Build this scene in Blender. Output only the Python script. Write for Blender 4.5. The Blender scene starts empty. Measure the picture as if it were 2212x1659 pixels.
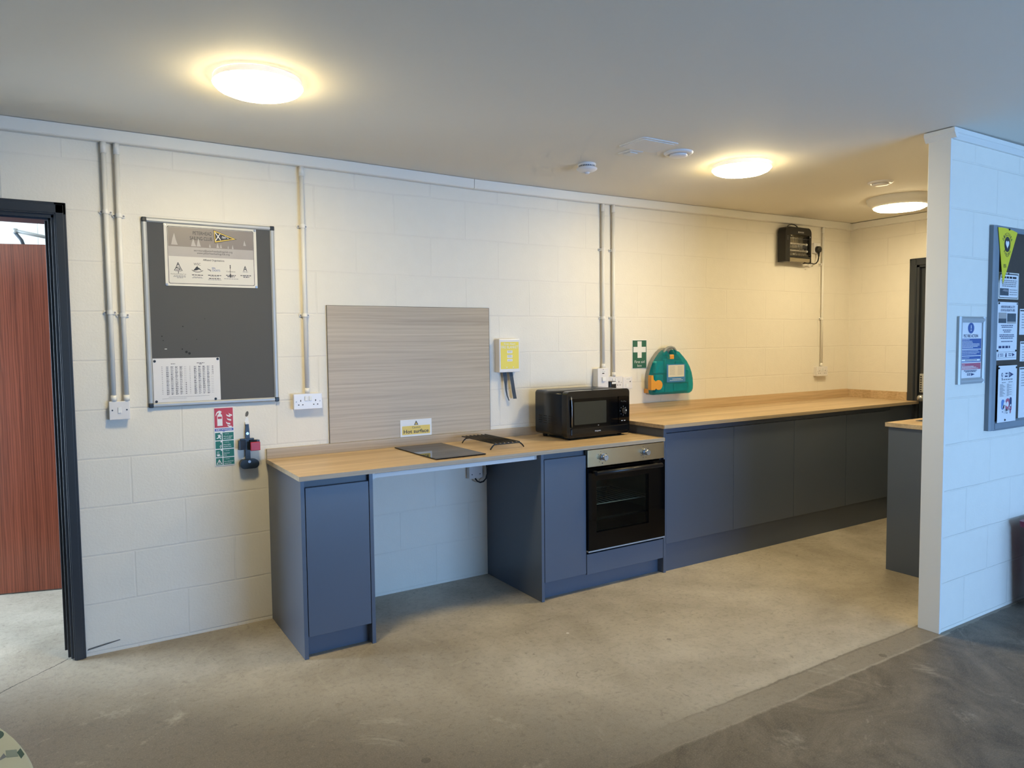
import bpy, bmesh, math, random
from mathutils import Vector, Matrix
random.seed(7)
S = bpy.context.scene
C = S.collection
PI = math.pi

# ------------------------------------------------------------------ materials
def lin(h):
    h = h.lstrip('#'); out = []
    for i in (0, 2, 4):
        v = int(h[i:i+2], 16) / 255.0
        out.append(v / 12.92 if v <= .04045 else ((v + .055) / 1.055) ** 2.4)
    return (*out, 1.0)

def mat(name, col, rough=.5, metal=0., spec=.5, bump=None, vary=None, coat=0.):
    m = bpy.data.materials.new(name); m.use_nodes = True
    nt = m.node_tree; b = nt.nodes['Principled BSDF']
    c = lin(col) if isinstance(col, str) else (*col, 1.0)
    b.inputs['Base Color'].default_value = c
    b.inputs['Roughness'].default_value = rough
    b.inputs['Metallic'].default_value = metal
    b.inputs['Specular IOR Level'].default_value = spec
    if coat: b.inputs['Coat Weight'].default_value = coat
    m.diffuse_color = c
    if bump or vary:
        tc = nt.nodes.new('ShaderNodeTexCoord')
        nz = nt.nodes.new('ShaderNodeTexNoise')
        nz.inputs['Scale'].default_value = (bump or vary)[0]
        nz.inputs['Detail'].default_value = 4
        nt.links.new(tc.outputs['Object'], nz.inputs['Vector'])
        if bump:
            bp = nt.nodes.new('ShaderNodeBump')
            bp.inputs['Strength'].default_value = bump[1]; bp.inputs['Distance'].default_value = bump[2]
            nt.links.new(nz.outputs['Fac'], bp.inputs['Height'])
            nt.links.new(bp.outputs['Normal'], b.inputs['Normal'])
        if vary:
            mx = nt.nodes.new('ShaderNodeMix'); mx.data_type = 'RGBA'
            k = vary[1]
            mx.inputs['A'].default_value = [x * (1 - k) for x in c[:3]] + [1]
            mx.inputs['B'].default_value = [min(1, x * (1 + k)) for x in c[:3]] + [1]
            nt.links.new(nz.outputs['Fac'], mx.inputs['Factor'])
            nt.links.new(mx.outputs['Result'], b.inputs['Base Color'])
    return m

def N(nt, t, **kw):
    n = nt.nodes.new(t)
    for k, v in kw.items():
        if k in n.inputs.keys(): n.inputs[k].default_value = v
        else: setattr(n, k, v)
    return n

def math_node(nt, op, a, b=None, clamp=False):
    n = nt.nodes.new('ShaderNodeMath'); n.operation = op; n.use_clamp = clamp
    for i, v in enumerate((a, b)):
        if v is None: continue
        if isinstance(v, (int, float)): n.inputs[i].default_value = v
        else: nt.links.new(v, n.inputs[i])
    return n.outputs[0]

def ramp(nt, fac, stops):
    r = nt.nodes.new('ShaderNodeValToRGB')
    els = r.color_ramp.elements
    while len(els) < len(stops): els.new(.5)
    for e, (p, c) in zip(els, stops):
        e.position = p; e.color = c if len(c) == 4 else (*c, 1)
    nt.links.new(fac, r.inputs[0]); return r.outputs[0]

def mixc(nt, f, a, b, mode='MIX'):
    m = nt.nodes.new('ShaderNodeMix'); m.data_type = 'RGBA'; m.blend_type = mode
    for s, v in (('Factor', f), ('A', a), ('B', b)):
        if isinstance(v, (int, float, tuple, list)): m.inputs[s].default_value = v
        else: nt.links.new(v, m.inputs[s])
    return m.outputs['Result']

def block_wall(name, u_axis, u0, col='#efe9dc', jd=.45):
    """painted blockwork: 450 x 225 courses, shallow tooled joints"""
    m = bpy.data.materials.new(name); m.use_nodes = True
    nt = m.node_tree; b = nt.nodes['Principled BSDF']
    tc = N(nt, 'ShaderNodeTexCoord'); sp = N(nt, 'ShaderNodeSeparateXYZ')
    nt.links.new(tc.outputs['Object'], sp.inputs[0])
    wob = N(nt, 'ShaderNodeTexNoise', Scale=3.0, Detail=2.0); nt.links.new(tc.outputs['Object'], wob.inputs['Vector'])
    w = math_node(nt, 'MULTIPLY', math_node(nt, 'SUBTRACT', wob.outputs['Fac'], .5), .012)
    u = math_node(nt, 'ADD', math_node(nt, 'SUBTRACT', sp.outputs[u_axis], u0 - 9.0), w)
    v = math_node(nt, 'ADD', math_node(nt, 'SUBTRACT', sp.outputs[2], .0133 - .225 * 4), w)
    cb = N(nt, 'ShaderNodeCombineXYZ'); nt.links.new(u, cb.inputs[0]); nt.links.new(v, cb.inputs[1])
    br = N(nt, 'ShaderNodeTexBrick'); br.offset = .5; br.offset_frequency = 2; br.squash_frequency = 1
    for k, x in (('Scale', 1.0), ('Mortar Size', .0055), ('Mortar Smooth', .6), ('Brick Width', .45), ('Row Height', .225)):
        br.inputs[k].default_value = x
    nt.links.new(cb.outputs[0], br.inputs['Vector'])
    # joints partly filled by many coats of paint
    fill = N(nt, 'ShaderNodeTexNoise', Scale=2.3, Detail=3.0); nt.links.new(tc.outputs['Object'], fill.inputs['Vector'])
    depth = math_node(nt, 'MULTIPLY', br.outputs['Fac'], math_node(nt, 'MULTIPLY', fill.outputs['Fac'], 1.5, True))
    fine = N(nt, 'ShaderNodeTexNoise', Scale=95.0, Detail=3.0, Roughness=.65); nt.links.new(tc.outputs['Object'], fine.inputs['Vector'])
    mid = N(nt, 'ShaderNodeTexNoise', Scale=14.0, Detail=4.0); nt.links.new(tc.outputs['Object'], mid.inputs['Vector'])
    h = math_node(nt, 'ADD', math_node(nt, 'MULTIPLY', fine.outputs['Fac'], .28), math_node(nt, 'MULTIPLY', mid.outputs['Fac'], .25))
    h = math_node(nt, 'SUBTRACT', h, math_node(nt, 'MULTIPLY', depth, jd))
    bp = N(nt, 'ShaderNodeBump', Strength=.55, Distance=.006)
    nt.links.new(h, bp.inputs['Height']); nt.links.new(bp.outputs[0], b.inputs['Normal'])
    c = lin(col)
    c1 = mixc(nt, mid.outputs['Fac'], tuple(x * .95 for x in c[:3]) + (1,), c)
    c2 = mixc(nt, math_node(nt, 'MULTIPLY', depth, .05), c1, (.40, .38, .34, 1))
    nt.links.new(c2, b.inputs['Base Color'])
    b.inputs['Roughness'].default_value = .55; b.inputs['Specular IOR Level'].default_value = .3
    return m

def wood(name, dark, light, sx=1.0, sc=26.0, rough=.42, vertical=False, planks=.055, contrast=.35):
    m = bpy.data.materials.new(name); m.use_nodes = True
    nt = m.node_tree; b = nt.nodes['Principled BSDF']
    tc = N(nt, 'ShaderNodeTexCoord'); mp = N(nt, 'ShaderNodeMapping')
    nt.links.new(tc.outputs['Object'], mp.inputs[0])
    mp.inputs['Scale'].default_value = (sc, sc, sx) if vertical else (sx, sc, sc)
    src = tc.outputs['Object']
    if not vertical:
        sp0 = N(nt, 'ShaderNodeSeparateXYZ'); nt.links.new(src, sp0.inputs[0])
        row0 = math_node(nt, 'ADD', math_node(nt, 'FLOOR', math_node(nt, 'DIVIDE', sp0.outputs[1], planks)), math_node(nt, 'FLOOR', math_node(nt, 'DIVIDE', sp0.outputs[2], planks * 1.7)))
        w0 = N(nt, 'ShaderNodeTexWhiteNoise'); w0.noise_dimensions = '1D'; nt.links.new(row0, w0.inputs['W'])
        cb0 = N(nt, 'ShaderNodeCombineXYZ')
        nt.links.new(math_node(nt, 'ADD', sp0.outputs[0], math_node(nt, 'MULTIPLY', w0.outputs['Value'], 9.0)), cb0.inputs[0])
        nt.links.new(sp0.outputs[1], cb0.inputs[1]); nt.links.new(math_node(nt, 'ADD', sp0.outputs[2], w0.outputs['Value']), cb0.inputs[2]); src = cb0.outputs[0]
        nt.links.new(src, mp.inputs[0])
    n1 = N(nt, 'ShaderNodeTexNoise', Scale=1.0, Detail=6.0, Roughness=.68, Distortion=.5); nt.links.new(mp.outputs[0], n1.inputs['Vector'])
    mp2 = N(nt, 'ShaderNodeMapping'); nt.links.new(src, mp2.inputs[0])
    mp2.inputs['Scale'].default_value = tuple(x * .28 for x in mp.inputs['Scale'].default_value)
    n2 = N(nt, 'ShaderNodeTexNoise', Scale=1.0, Detail=3.0, Distortion=1.6); nt.links.new(mp2.outputs[0], n2.inputs['Vector'])
    wv = N(nt, 'ShaderNodeTexWave', Scale=1.6, Distortion=9.0, Detail=3.0); wv.bands_direction = 'X' if vertical else 'Z'
    wv.inputs['Detail Scale'].default_value = 1.2
    mp3 = N(nt, 'ShaderNodeMapping'); nt.links.new(src, mp3.inputs[0])
    mp3.inputs['Scale'].default_value = (16, 16, .9) if vertical else (.9, 8, 8)
    nt.links.new(mp3.outputs[0], wv.inputs['Vector'])
    f = math_node(nt, 'ADD', math_node(nt, 'MULTIPLY', n1.outputs['Fac'], .62), math_node(nt, 'MULTIPLY', n2.outputs['Fac'], .42))
    f = math_node(nt, 'ADD', f, math_node(nt, 'MULTIPLY', wv.outputs['Fac'], contrast))
    # staves: each board a little lighter or darker
    sp = N(nt, 'ShaderNodeSeparateXYZ'); nt.links.new(tc.outputs['Object'], sp.inputs[0])
    if vertical: row = math_node(nt, 'MULTIPLY', sp.outputs[0], .6)
    else: row = math_node(nt, 'ADD', math_node(nt, 'FLOOR', math_node(nt, 'DIVIDE', sp.outputs[1], planks)),
                          math_node(nt, 'FLOOR', math_node(nt, 'DIVIDE', sp.outputs[2], planks * 1.7)))
    wn = N(nt, 'ShaderNodeTexWhiteNoise'); wn.noise_dimensions = '1D'; nt.links.new(row, wn.inputs['W'])
    f = math_node(nt, 'ADD', f, math_node(nt, 'MULTIPLY', math_node(nt, 'SUBTRACT', wn.outputs['Value'], .5), 0 if vertical else .16))
    col = ramp(nt, f, [(.28, lin(dark)), (.78, lin(light))])
    nt.links.new(col, b.inputs['Base Color'])
    b.inputs['Roughness'].default_value = rough
    bp = N(nt, 'ShaderNodeBump', Strength=.08, Distance=.002); nt.links.new(n1.outputs['Fac'], bp.inputs['Height'])
    nt.links.new(bp.outputs[0], b.inputs['Normal'])
    return m

def concrete():
    m = bpy.data.materials.new('worn_concrete'); m.use_nodes = True
    nt = m.node_tree; b = nt.nodes['Principled BSDF']
    tc = N(nt, 'ShaderNodeTexCoord'); P = tc.outputs['Object']
    sp = N(nt, 'ShaderNodeSeparateXYZ'); nt.links.new(P, sp.inputs[0]); X, Y = sp.outputs[0], sp.outputs[1]
    def noise(s, d=5., r=.6, dist=0.):
        n = N(nt, 'ShaderNodeTexNoise', Scale=s, Detail=d, Roughness=r, Distortion=dist); nt.links.new(P, n.inputs['Vector']); return n.outputs['Fac']
    big, med, fine, streak = noise(.9, 4, .6, .8), noise(4.5, 5, .65), noise(42, 4, .7), noise(2.2, 6, .7, 2.0)
    grit = noise(180, 3, .8)
    base = mixc(nt, ramp(nt, big, [(.35, (0, 0, 0)), (.68, (1, 1, 1))]), lin('#9c9281'), lin('#c4bbab'))
    base = mixc(nt, math_node(nt, 'MULTIPLY', ramp(nt, med, [(.42, (0, 0, 0)), (.72, (1, 1, 1))]), .45), base, lin('#8f8575'))
    worn_shade = ramp(nt, math_node(nt, 'ADD', math_node(nt, 'MULTIPLY', Y, -1.0), math_node(nt, 'ADD', math_node(nt, 'MULTIPLY', X, -.8), math_node(nt, 'MULTIPLY', math_node(nt, 'SUBTRACT', big, .5), 1.2))), [(.12, (0, 0, 0)), (.75, (1, 1, 1))])  # front-left darkening: dirt and wear, plus light falloff painted into the colour
    base = mixc(nt, math_node(nt, 'MULTIPLY', worn_shade, .8), base, mixc(nt, med, lin('#544b40'), lin('#706659')))
    # the outer slab, poured separately, is darker and scuffed
    edge = math_node(nt, 'ADD', Y, math_node(nt, 'MULTIPLY', math_node(nt, 'SUBTRACT', streak, .5), .05))
    band = math_node(nt, 'LESS_THAN', edge, -1.89); out = math_node(nt, 'LESS_THAN', edge, -2.02)
    xr = math_node(nt, 'MULTIPLY', math_node(nt, 'SUBTRACT', X, 1.7), 1.3, True)
    soft = ramp(nt, math_node(nt, 'MULTIPLY', math_node(nt, 'ADD', edge, 2.5), -1.0), [(0.0, (0, 0, 0)), (.35, (1, 1, 1))])
    bandc = mixc(nt, med, lin('#746a5c'), lin('#8a7f6f'))
    base = mixc(nt, math_node(nt, 'MULTIPLY', math_node(nt, 'MULTIPLY', band, xr), .75), base, bandc)
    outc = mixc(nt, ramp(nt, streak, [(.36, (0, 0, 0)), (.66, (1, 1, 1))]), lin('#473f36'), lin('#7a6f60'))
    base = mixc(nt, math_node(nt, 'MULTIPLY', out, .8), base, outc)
    # scuffs
    sc = ramp(nt, noise(9, 5, .75, 3.0), [(.60, (0, 0, 0)), (.70, (1, 1, 1))])
    base = mixc(nt, math_node(nt, 'MULTIPLY', sc, .5), base, lin('#5a5046'))
    pale = ramp(nt, noise(1.7, 6, .75, 2.5), [(.58, (0, 0, 0)), (.72, (1, 1, 1))])
    base = mixc(nt, math_node(nt, 'MULTIPLY', pale, .5), base, lin('#c3baa7'))
    # ridge lines of the removed wall and a pour joint
    def line(coord, at, wdt, amt, colr, gate=None):
        nonlocal base
        wob = math_node(nt, 'MULTIPLY', math_node(nt, 'SUBTRACT', streak, .5), .03)
        d = math_node(nt, 'ABSOLUTE', math_node(nt, 'ADD', math_node(nt, 'SUBTRACT', coord, at), wob))
        f = math_node(nt, 'MULTIPLY', math_node(nt, 'SUBTRACT', 1.0, math_node(nt, 'DIVIDE', d, wdt), True), amt)
        if gate is not None: f = math_node(nt, 'MULTIPLY', f, gate)
        base = mixc(nt, f, base, colr)
    line(Y, -2.022, .009, .7, lin('#b3a998'), math_node(nt, 'MULTIPLY', math_node(nt, 'LESS_THAN', X, 3.6), math_node(nt, 'MULTIPLY', math_node(nt, 'SUBTRACT', X, 1.5), .8, True)))
    line(Y, -1.895, .010, .6, lin('#4d443a'), xr)
    line(Y, -1.85, .06, .4, lin('#c9c0ae'), xr)
    line(X, 2.05, .008, .5, lin('#b7ad9a'), math_node(nt, 'GREATER_THAN', Y, -1.9))
    # crack by the left doorway
    k = math_node(nt, 'SUBTRACT', math_node(nt, 'MULTIPLY', math_node(nt, 'ADD', X, .035), .916), math_node(nt, 'SUBTRACT', Y, .016))
    wob = math_node(nt, 'MULTIPLY', math_node(nt, 'SUBTRACT', noise(16, 4), .5), .035)
    d = math_node(nt, 'ABSOLUTE', math_node(nt, 'ADD', k, wob))
    f = math_node(nt, 'MULTIPLY', math_node(nt, 'LESS_THAN', d, .0032), math_node(nt, 'LESS_THAN', X, -.03))
    base = mixc(nt, f, base, (.03, .028, .025, 1))
    # pale grit and dark droplets
    vo = N(nt, 'ShaderNodeTexVoronoi', Scale=2.1); nt.links.new(P, vo.inputs['Vector'])
    base = mixc(nt, math_node(nt, 'LESS_THAN', vo.outputs['Distance'], .016), base, (.75, .73, .68, 1))
    vo2 = N(nt, 'ShaderNodeTexVoronoi', Scale=2.9); nt.links.new(P, vo2.inputs['Vector'])
    rnd = N(nt, 'ShaderNodeSeparateColor'); nt.links.new(vo2.outputs['Color'], rnd.inputs[0])
    dr = math_node(nt, 'MULTIPLY', math_node(nt, 'LESS_THAN', math_node(nt, 'ADD', vo2.outputs['Distance'], math_node(nt, 'MULTIPLY', fine, .02)), .062), math_node(nt, 'GREATER_THAN', rnd.outputs[0], .8))
    base = mixc(nt, math_node(nt, 'MULTIPLY', dr, .5), base, lin('#463d33'))
    base = mixc(nt, math_node(nt, 'MULTIPLY', math_node(nt, 'SUBTRACT', fine, .5), 1.2), base, (.02, .02, .02, 1))
    base = mixc(nt, math_node(nt, 'MULTIPLY', ramp(nt, grit, [(.5, (0, 0, 0)), (.75, (1, 1, 1))]), .25), base, lin('#d0c7b5'))
    nt.links.new(base, b.inputs['Base Color'])
    nt.links.new(math_node(nt, 'ADD', math_node(nt, 'MULTIPLY', med, .25), .42), b.inputs['Roughness'])
    b.inputs['Specular IOR Level'].default_value = .35
    bp = N(nt, 'ShaderNodeBump', Strength=.25, Distance=.004)
    nt.links.new(math_node(nt, 'ADD', fine, math_node(nt, 'MULTIPLY', med, 1.0)), bp.inputs['Height'])
    nt.links.new(bp.outputs[0], b.inputs['Normal'])
    return m

def emit(name, col, k):
    m = bpy.data.materials.new(name); m.use_nodes = True
    nt = m.node_tree; b = nt.nodes['Principled BSDF']
    b.inputs['Base Color'].default_value = (.9, .9, .88, 1)
    b.inputs['Emission Color'].default_value = (*col, 1); b.inputs['Emission Strength'].default_value = k
    return m

def glass_dark(name, tint, rough=.02, mixf=.35):
    m = bpy.data.materials.new(name); m.use_nodes = True
    nt = m.node_tree; out = nt.nodes['Material Output']; b = nt.nodes['Principled BSDF']
    b.inputs['Base Color'].default_value = (.005, .005, .006, 1); b.inputs['Roughness'].default_value = rough
    tr = N(nt, 'ShaderNodeBsdfTransparent'); tr.inputs[0].default_value = (*tint, 1)
    mx = N(nt, 'ShaderNodeMixShader'); mx.inputs[0].default_value = mixf
    nt.links.new(b.outputs[0], mx.inputs[1]); nt.links.new(tr.outputs[0], mx.inputs[2]); nt.links.new(mx.outputs[0], out.inputs[0])
    return m

M = dict(
    wall_b=block_wall('white_block_back', 0, .255), wall_p=block_wall('white_block_inner', 0, .395, jd=.95),
    wall_r=block_wall('white_block_right', 1, -.339), wall_o=block_wall('white_block_outer_room', 0, -.1, '#f2f1ee'),
    ceil=mat('ceiling_paint', '#e6e0d3', .75, bump=(30, .06, .003)), trimw=mat('white_gloss_paint', '#e9e6de', .4),
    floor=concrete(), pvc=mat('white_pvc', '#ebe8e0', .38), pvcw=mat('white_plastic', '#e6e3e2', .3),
    grey=mat('blue_grey_laminate', '#566070', .33, vary=(3, .03)), greyd=mat('grey_carcass', '#4e5661', .4),
    oak=wood('oak_laminate', '#a98c66', '#d6bc97', sc=46, contrast=.10, planks=.075), oakg=wood('greyed_oak_laminate', '#9d8b72', '#c8b89e', sc=95, contrast=.07, planks=.075),
    mahog=wood('red_mahogany', '#3a1a12', '#7a3f2b', sx=1.2, sc=85, rough=.25, vertical=True, contrast=.16),
    frame=mat('dark_grey_gloss', '#33383f', .32), black=mat('black_plastic', '#101113', .35), blackg=mat('black_gloss', '#030407', .06, spec=.22),
    glassb=mat('black_ceramic_glass', '#0a0d12', .03, spec=.32), steel=mat('brushed_steel', '#bfae8c', .3, 1.0, vary=(6, .12)),
    chrome=mat('satin_chrome', '#b9bcc0', .28, .9), alu=mat('aluminium', '#b4b7b8', .48, .35), felt=mat('grey_felt', '#57585a', .95, bump=(400, .3, .001), vary=(14, .06)),
    cork=mat('brown_felt', '#4a423b', .95, vary=(60, .12)), frameb=mat('grey_painted_wood', '#7d8790', .5, vary=(18, .07)),
    cap=mat('dark_cap', '#23282e', .4), paper=mat('white_paper', '#e4e2e2', .6), lam=mat('laminated_paper', '#dcd8d0', .22), plain=mat('edge_of_laminate', '#e2ded4', .2),
    ink=mat('dark_ink', '#2a2b31', .5), inkm=mat('grey_ink', '#85858a', .5), navy=mat('navy_ink', '#2d3a63', .5), blue=mat('blue_ink', '#46619b', .5), skyi=mat('pale_blue_ink', '#5f86c0', .5),
    red=mat('red_ink', '#c23a44', .45), redp=mat('rose_ink', '#b85c72', .45), green=mat('sign_green', '#17705c', .45), greens=mat('dark_sign_green', '#2c6450', .45), violet=mat('strip_blue', '#5566b0', .45),
    yellow=mat('sign_yellow', '#e8c84e', .4), yell2=mat('label_yellow', '#f0dd58', .4), white=mat('print_white', '#ececea', .45), pennant=mat('pennant_yellow', '#e3d42c', .5),
    photo1=mat('photo_grey', '#8c837d', .35, vary=(7, .12)), photo2=mat('photo_sea', '#b0aaa6', .35, vary=(16, .08)), photo3=mat('photo_dark', '#4b565f', .4, vary=(40, .5)), sail=mat('sail_print', '#b5aeaa', .35),
    teal=None, traygrey=mat('grey_tray', '#8d8f8b', .4), orange=mat('ochre_plastic', '#d9983a', .35), card=mat('leaflet_cream', '#d8d3c0', .4), cardblue=mat('leaflet_blue', '#3c7db0', .35),
    tealp=mat('teal_packs', '#35b3b4', .5, vary=(25, .4)), lead=mat('dark_strap', '#3b4550', .6), lamp=None, redbin=mat('maroon_plastic', '#7d1236', .35),
    stainless=mat('stainless_sink', '#b5b9bb', .22, 1.0), reflector=mat('heater_reflector', '#a59c86', .28, .75), quartz=mat('quartz_tube', '#c9bfae', .25), bracketb=mat('black_bracket', '#1d2733', .35), clipred=mat('red_clip', '#b52a3a', .35), chip=mat('bare_block', '#6f6d68', .9),
    cloth=mat('pale_green_cloth', '#b9bda8', .6, vary=(9, .06)), clothd=mat('dark_green_print', '#1f4d40', .6), clothm=mat('grey_green_print', '#8a988b', .6), clothg=mat('grey_print', '#6d757c', .6),
    cavity=mat('oven_cavity', '#7d8078', .5), rackm=mat('oven_rack_metal', '#d8d8d8', .35, .3), oglass=glass_dark('tinted_oven_glass', (.85, .88, .8), .02, .8), mglass=glass_dark('tinted_microwave_glass', (.4, .42, .4), .04, .35),
    bedge=mat('board_edge', '#6e675c', .6),
    holes=mat('slot_black', '#0b0b0c', .7), hole2=mat('pin_hole', '#2f3032', .9),
)
def teal_mat():
    m = bpy.data.materials.new('teal_translucent_plastic'); m.use_nodes = True
    nt = m.node_tree; b = nt.nodes['Principled BSDF']
    b.inputs['Base Color'].default_value = lin('#119aa2'); b.inputs['Roughness'].default_value = .08
    b.inputs['Coat Weight'].default_value = .6
    tr = N(nt, 'ShaderNodeBsdfTransparent'); tr.inputs[0].default_value = (.12, .72, .78, 1)
    mx = N(nt, 'ShaderNodeMixShader'); mx.inputs[0].default_value = .62
    nt.links.new(b.outputs[0], mx.inputs[1]); nt.links.new(tr.outputs[0], mx.inputs[2]); nt.links.new(mx.outputs[0], nt.nodes['Material Output'].inputs[0])
    return m
M['teal'] = teal_mat()
LAMP = (1.0, .80, .42)
M['lamp'] = emit('warm_white_diffuser', LAMP, 84.0)
M['lamprim'] = emit('glowing_lamp_rim', (1.0, .83, .58), .55)
M['lamp2'] = emit('white_diffuser', (1.0, .82, .50), 55.0)

# ------------------------------------------------------------------ mesh building
OFF = {}
class MB:
    def __init__(self): self.bm = bmesh.new(); self.mats = []; self.cur = 0; self.smooth_on = False
    def mat(self, m):
        if m not in self.mats: self.mats.append(m)
        self.cur = self.mats.index(m); return self
    def _mark(self, faces, smooth=False):
        for f in faces: f.material_index = self.cur; f.smooth = smooth
    def box(self, x0, x1, y0, y1, z0, z1, bev=0., seg=2):
        t = bmesh.new()
        bmesh.ops.create_cube(t, size=1)
        for v in t.verts: v.co = Vector((x0 + (v.co.x + .5) * (x1 - x0), y0 + (v.co.y + .5) * (y1 - y0), z0 + (v.co.z + .5) * (z1 - z0)))
        if bev: bmesh.ops.bevel(t, geom=list(t.edges), offset=bev, segments=seg, affect='EDGES', profile=.5)
        self.join(t, smooth=False); return self
    def join(self, t, M4=None, smooth=None):
        mp = {}
        for v in t.verts: mp[v] = self.bm.verts.new(M4 @ v.co if M4 else v.co)
        fs = []
        for f in t.faces:
            try: nf = self.bm.faces.new([mp[v] for v in f.verts])
            except ValueError: continue
            nf.material_index = self.cur; nf.smooth = f.smooth if smooth is None else smooth; fs.append(nf)
        t.free(); return fs
    def poly(self, pts, smooth=False):
        vs = [self.bm.verts.new(p) for p in pts]
        f = self.bm.faces.new(vs); f.material_index = self.cur; f.smooth = smooth; return self
    def prism(self, outline, axis, a, b, smooth=False):
        """outline: 2D points; extruded along axis (0,1,2) from a to b. the 2D plane is the other two axes in order"""
        def P(p, t):
            q = [0, 0, 0]; o = [i for i in range(3) if i != axis]
            q[o[0]], q[o[1]] = p; q[axis] = t; return q
        A = [self.bm.verts.new(P(p, a)) for p in outline]; B = [self.bm.verts.new(P(p, b)) for p in outline]
        n = len(outline); fs = []
        for vs in (A[::-1], B): fs.append(self.bm.faces.new(vs))
        self._mark(fs)
        sd = [self.bm.faces.new((A[i], A[(i + 1) % n], B[(i + 1) % n], B[i])) for i in range(n)]
        self._mark(sd, smooth); return self
    def quad(self, x0, x1, z0, z1, y):            # a printed patch facing -y
        return self.poly([(x0, y, z0), (x1, y, z0), (x1, y, z1), (x0, y, z1)])
    def flat(self, pts, y): return self.poly([(p[0], y, p[1]) for p in pts])
    def disc(self, c, r, y, n=24, rz=None):
        rz = rz or r
        return self.flat([(c[0] + r * math.cos(2 * PI * i / n), c[1] + rz * math.sin(2 * PI * i / n)) for i in range(n)], y)
    def cyl(self, p0, p1, r0, r1=None, n=20, smooth=True):
        p0, p1 = Vector(p0), Vector(p1); r1 = r0 if r1 is None else r1
        d = (p1 - p0).normalized(); a = d.orthogonal().normalized(); b = d.cross(a)
        A, B = [], []
        for i in range(n):
            t = 2 * PI * i / n; v = a * math.cos(t) + b * math.sin(t)
            A.append(self.bm.verts.new(p0 + v * r0)); B.append(self.bm.verts.new(p1 + v * r1))
        sd = [self.bm.faces.new((A[i], A[(i + 1) % n], B[(i + 1) % n], B[i])) for i in range(n)]
        self._mark(sd, smooth); self._mark([self.bm.faces.new(A[::-1]), self.bm.faces.new(B)]); return self
    def tube(self, pts, r, n=10, closed=False):
        pts = [Vector(p) for p in pts]; rings = []; prev = None
        for i, p in enumerate(pts):
            if closed: d = pts[(i + 1) % len(pts)] - pts[i - 1]
            else: d = pts[min(i + 1, len(pts) - 1)] - pts[max(i - 1, 0)]
            d.normalize()
            a = (prev - d * prev.dot(d)).normalized() if prev is not None and (prev - d * prev.dot(d)).length > 1e-4 else d.orthogonal().normalized()
            prev = a; b = d.cross(a)
            rings.append([self.bm.verts.new(p + (a * math.cos(2 * PI * k / n) + b * math.sin(2 * PI * k / n)) * r) for k in range(n)])
        m = len(rings); fs = []
        for i in range(m if closed else m - 1):
            R, Q = rings[i], rings[(i + 1) % m]
            fs += [self.bm.faces.new((R[k], R[(k + 1) % n], Q[(k + 1) % n], Q[k])) for k in range(n)]
        self._mark(fs, True)
        if not closed: self._mark([self.bm.faces.new(rings[0][::-1]), self.bm.faces.new(rings[-1])])
        return self
    def lathe(self, prof, c, n=40, axis='z'):
        """prof: (radius, height) pairs around a vertical axis at c"""
        c = Vector(c); rings = []
        for r, h in prof:
            if r < 1e-6: rings.append([self.bm.verts.new(c + Vector((0, 0, h)))])
            else: rings.append([self.bm.verts.new(c + Vector((r * math.cos(2 * PI * i / n), r * math.sin(2 * PI * i / n), h))) for i in range(n)])
        fs = []
        for A, B in zip(rings, rings[1:]):
            for i in range(n):
                j = (i + 1) % n
                vs = [A[i], A[j], B[j], B[i]] if len(A) > 1 and len(B) > 1 else ([A[0], B[j], B[i]] if len(A) == 1 else [A[i], A[j], B[0]])
                fs.append(self.bm.faces.new(vs))
        self._mark(fs, True); return self
    def text(self, items, y):
        """items: (string, x, z, cap height, align, width or None, angle)"""
        for it in items:
            s, x, z, h = it[:4]; al = it[4] if len(it) > 4 else 'C'; wd = it[5] if len(it) > 5 else None; ang = it[6] if len(it) > 6 else 0.
            bold = it[7] if len(it) > 7 else 0.
            cu = bpy.data.curves.new('t', 'FONT'); cu.body = s; cu.size = 1; cu.offset = bold; cu.resolution_u = 3
            ob = bpy.data.objects.new('t', cu); C.objects.link(ob)
            dg = bpy.context.evaluated_depsgraph_get()
            me = bpy.data.meshes.new_from_object(ob.evaluated_get(dg))
            bpy.data.objects.remove(ob); bpy.data.curves.remove(cu)
            if not me.vertices: continue
            xs = [v.co.x for v in me.vertices]; x0, x1 = min(xs), max(xs)
            k = h / .69; kx = wd / (x1 - x0) if wd else k
            dx = {'C': -(x0 + x1) / 2, 'L': -x0, 'R': -x1}[al]
            t = bmesh.new(); t.from_mesh(me); bpy.data.meshes.remove(me)
            ca, sa = math.cos(ang), math.sin(ang)
            for v in t.verts:
                u, w = (v.co.x + dx) * kx, v.co.y * k
                v.co = Vector((x + u * ca - w * sa, y, z + u * sa + w * ca))
            self.join(t)
        return self
    def lines(self, x0, x1, z, h, y, fill=.9, align='C', words=True):
        """one line of print too small to read"""
        tot = (x1 - x0) * fill
        s = x0 if align == 'L' else (x0 + x1 - tot) / 2
        e = s + tot
        while s < e - h * .5:
            w = random.uniform(2.0, 5.0) * h if words else tot
            self.quad(s, min(s + w, e), z, z + h, y); s += w + h * .7
        return self
    def build(self, name, parent=None, m=None, shift=True, weld=False):
        if m is not None: self.mats = self.mats or [m]
        me = bpy.data.meshes.new(name)
        if parent is not None and shift and parent.name in OFF:
            o = OFF[parent.name]
            for v in self.bm.verts: v.co -= o
        self.bm.normal_update(); self.bm.to_mesh(me); self.bm.free()
        for x in self.mats: me.materials.append(x)
        ob = bpy.data.objects.new(name, me); C.objects.link(ob)
        if parent is not None:
            ob.parent = parent
            if parent.name in OFF: OFF[ob.name] = OFF[parent.name]
        return ob

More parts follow.
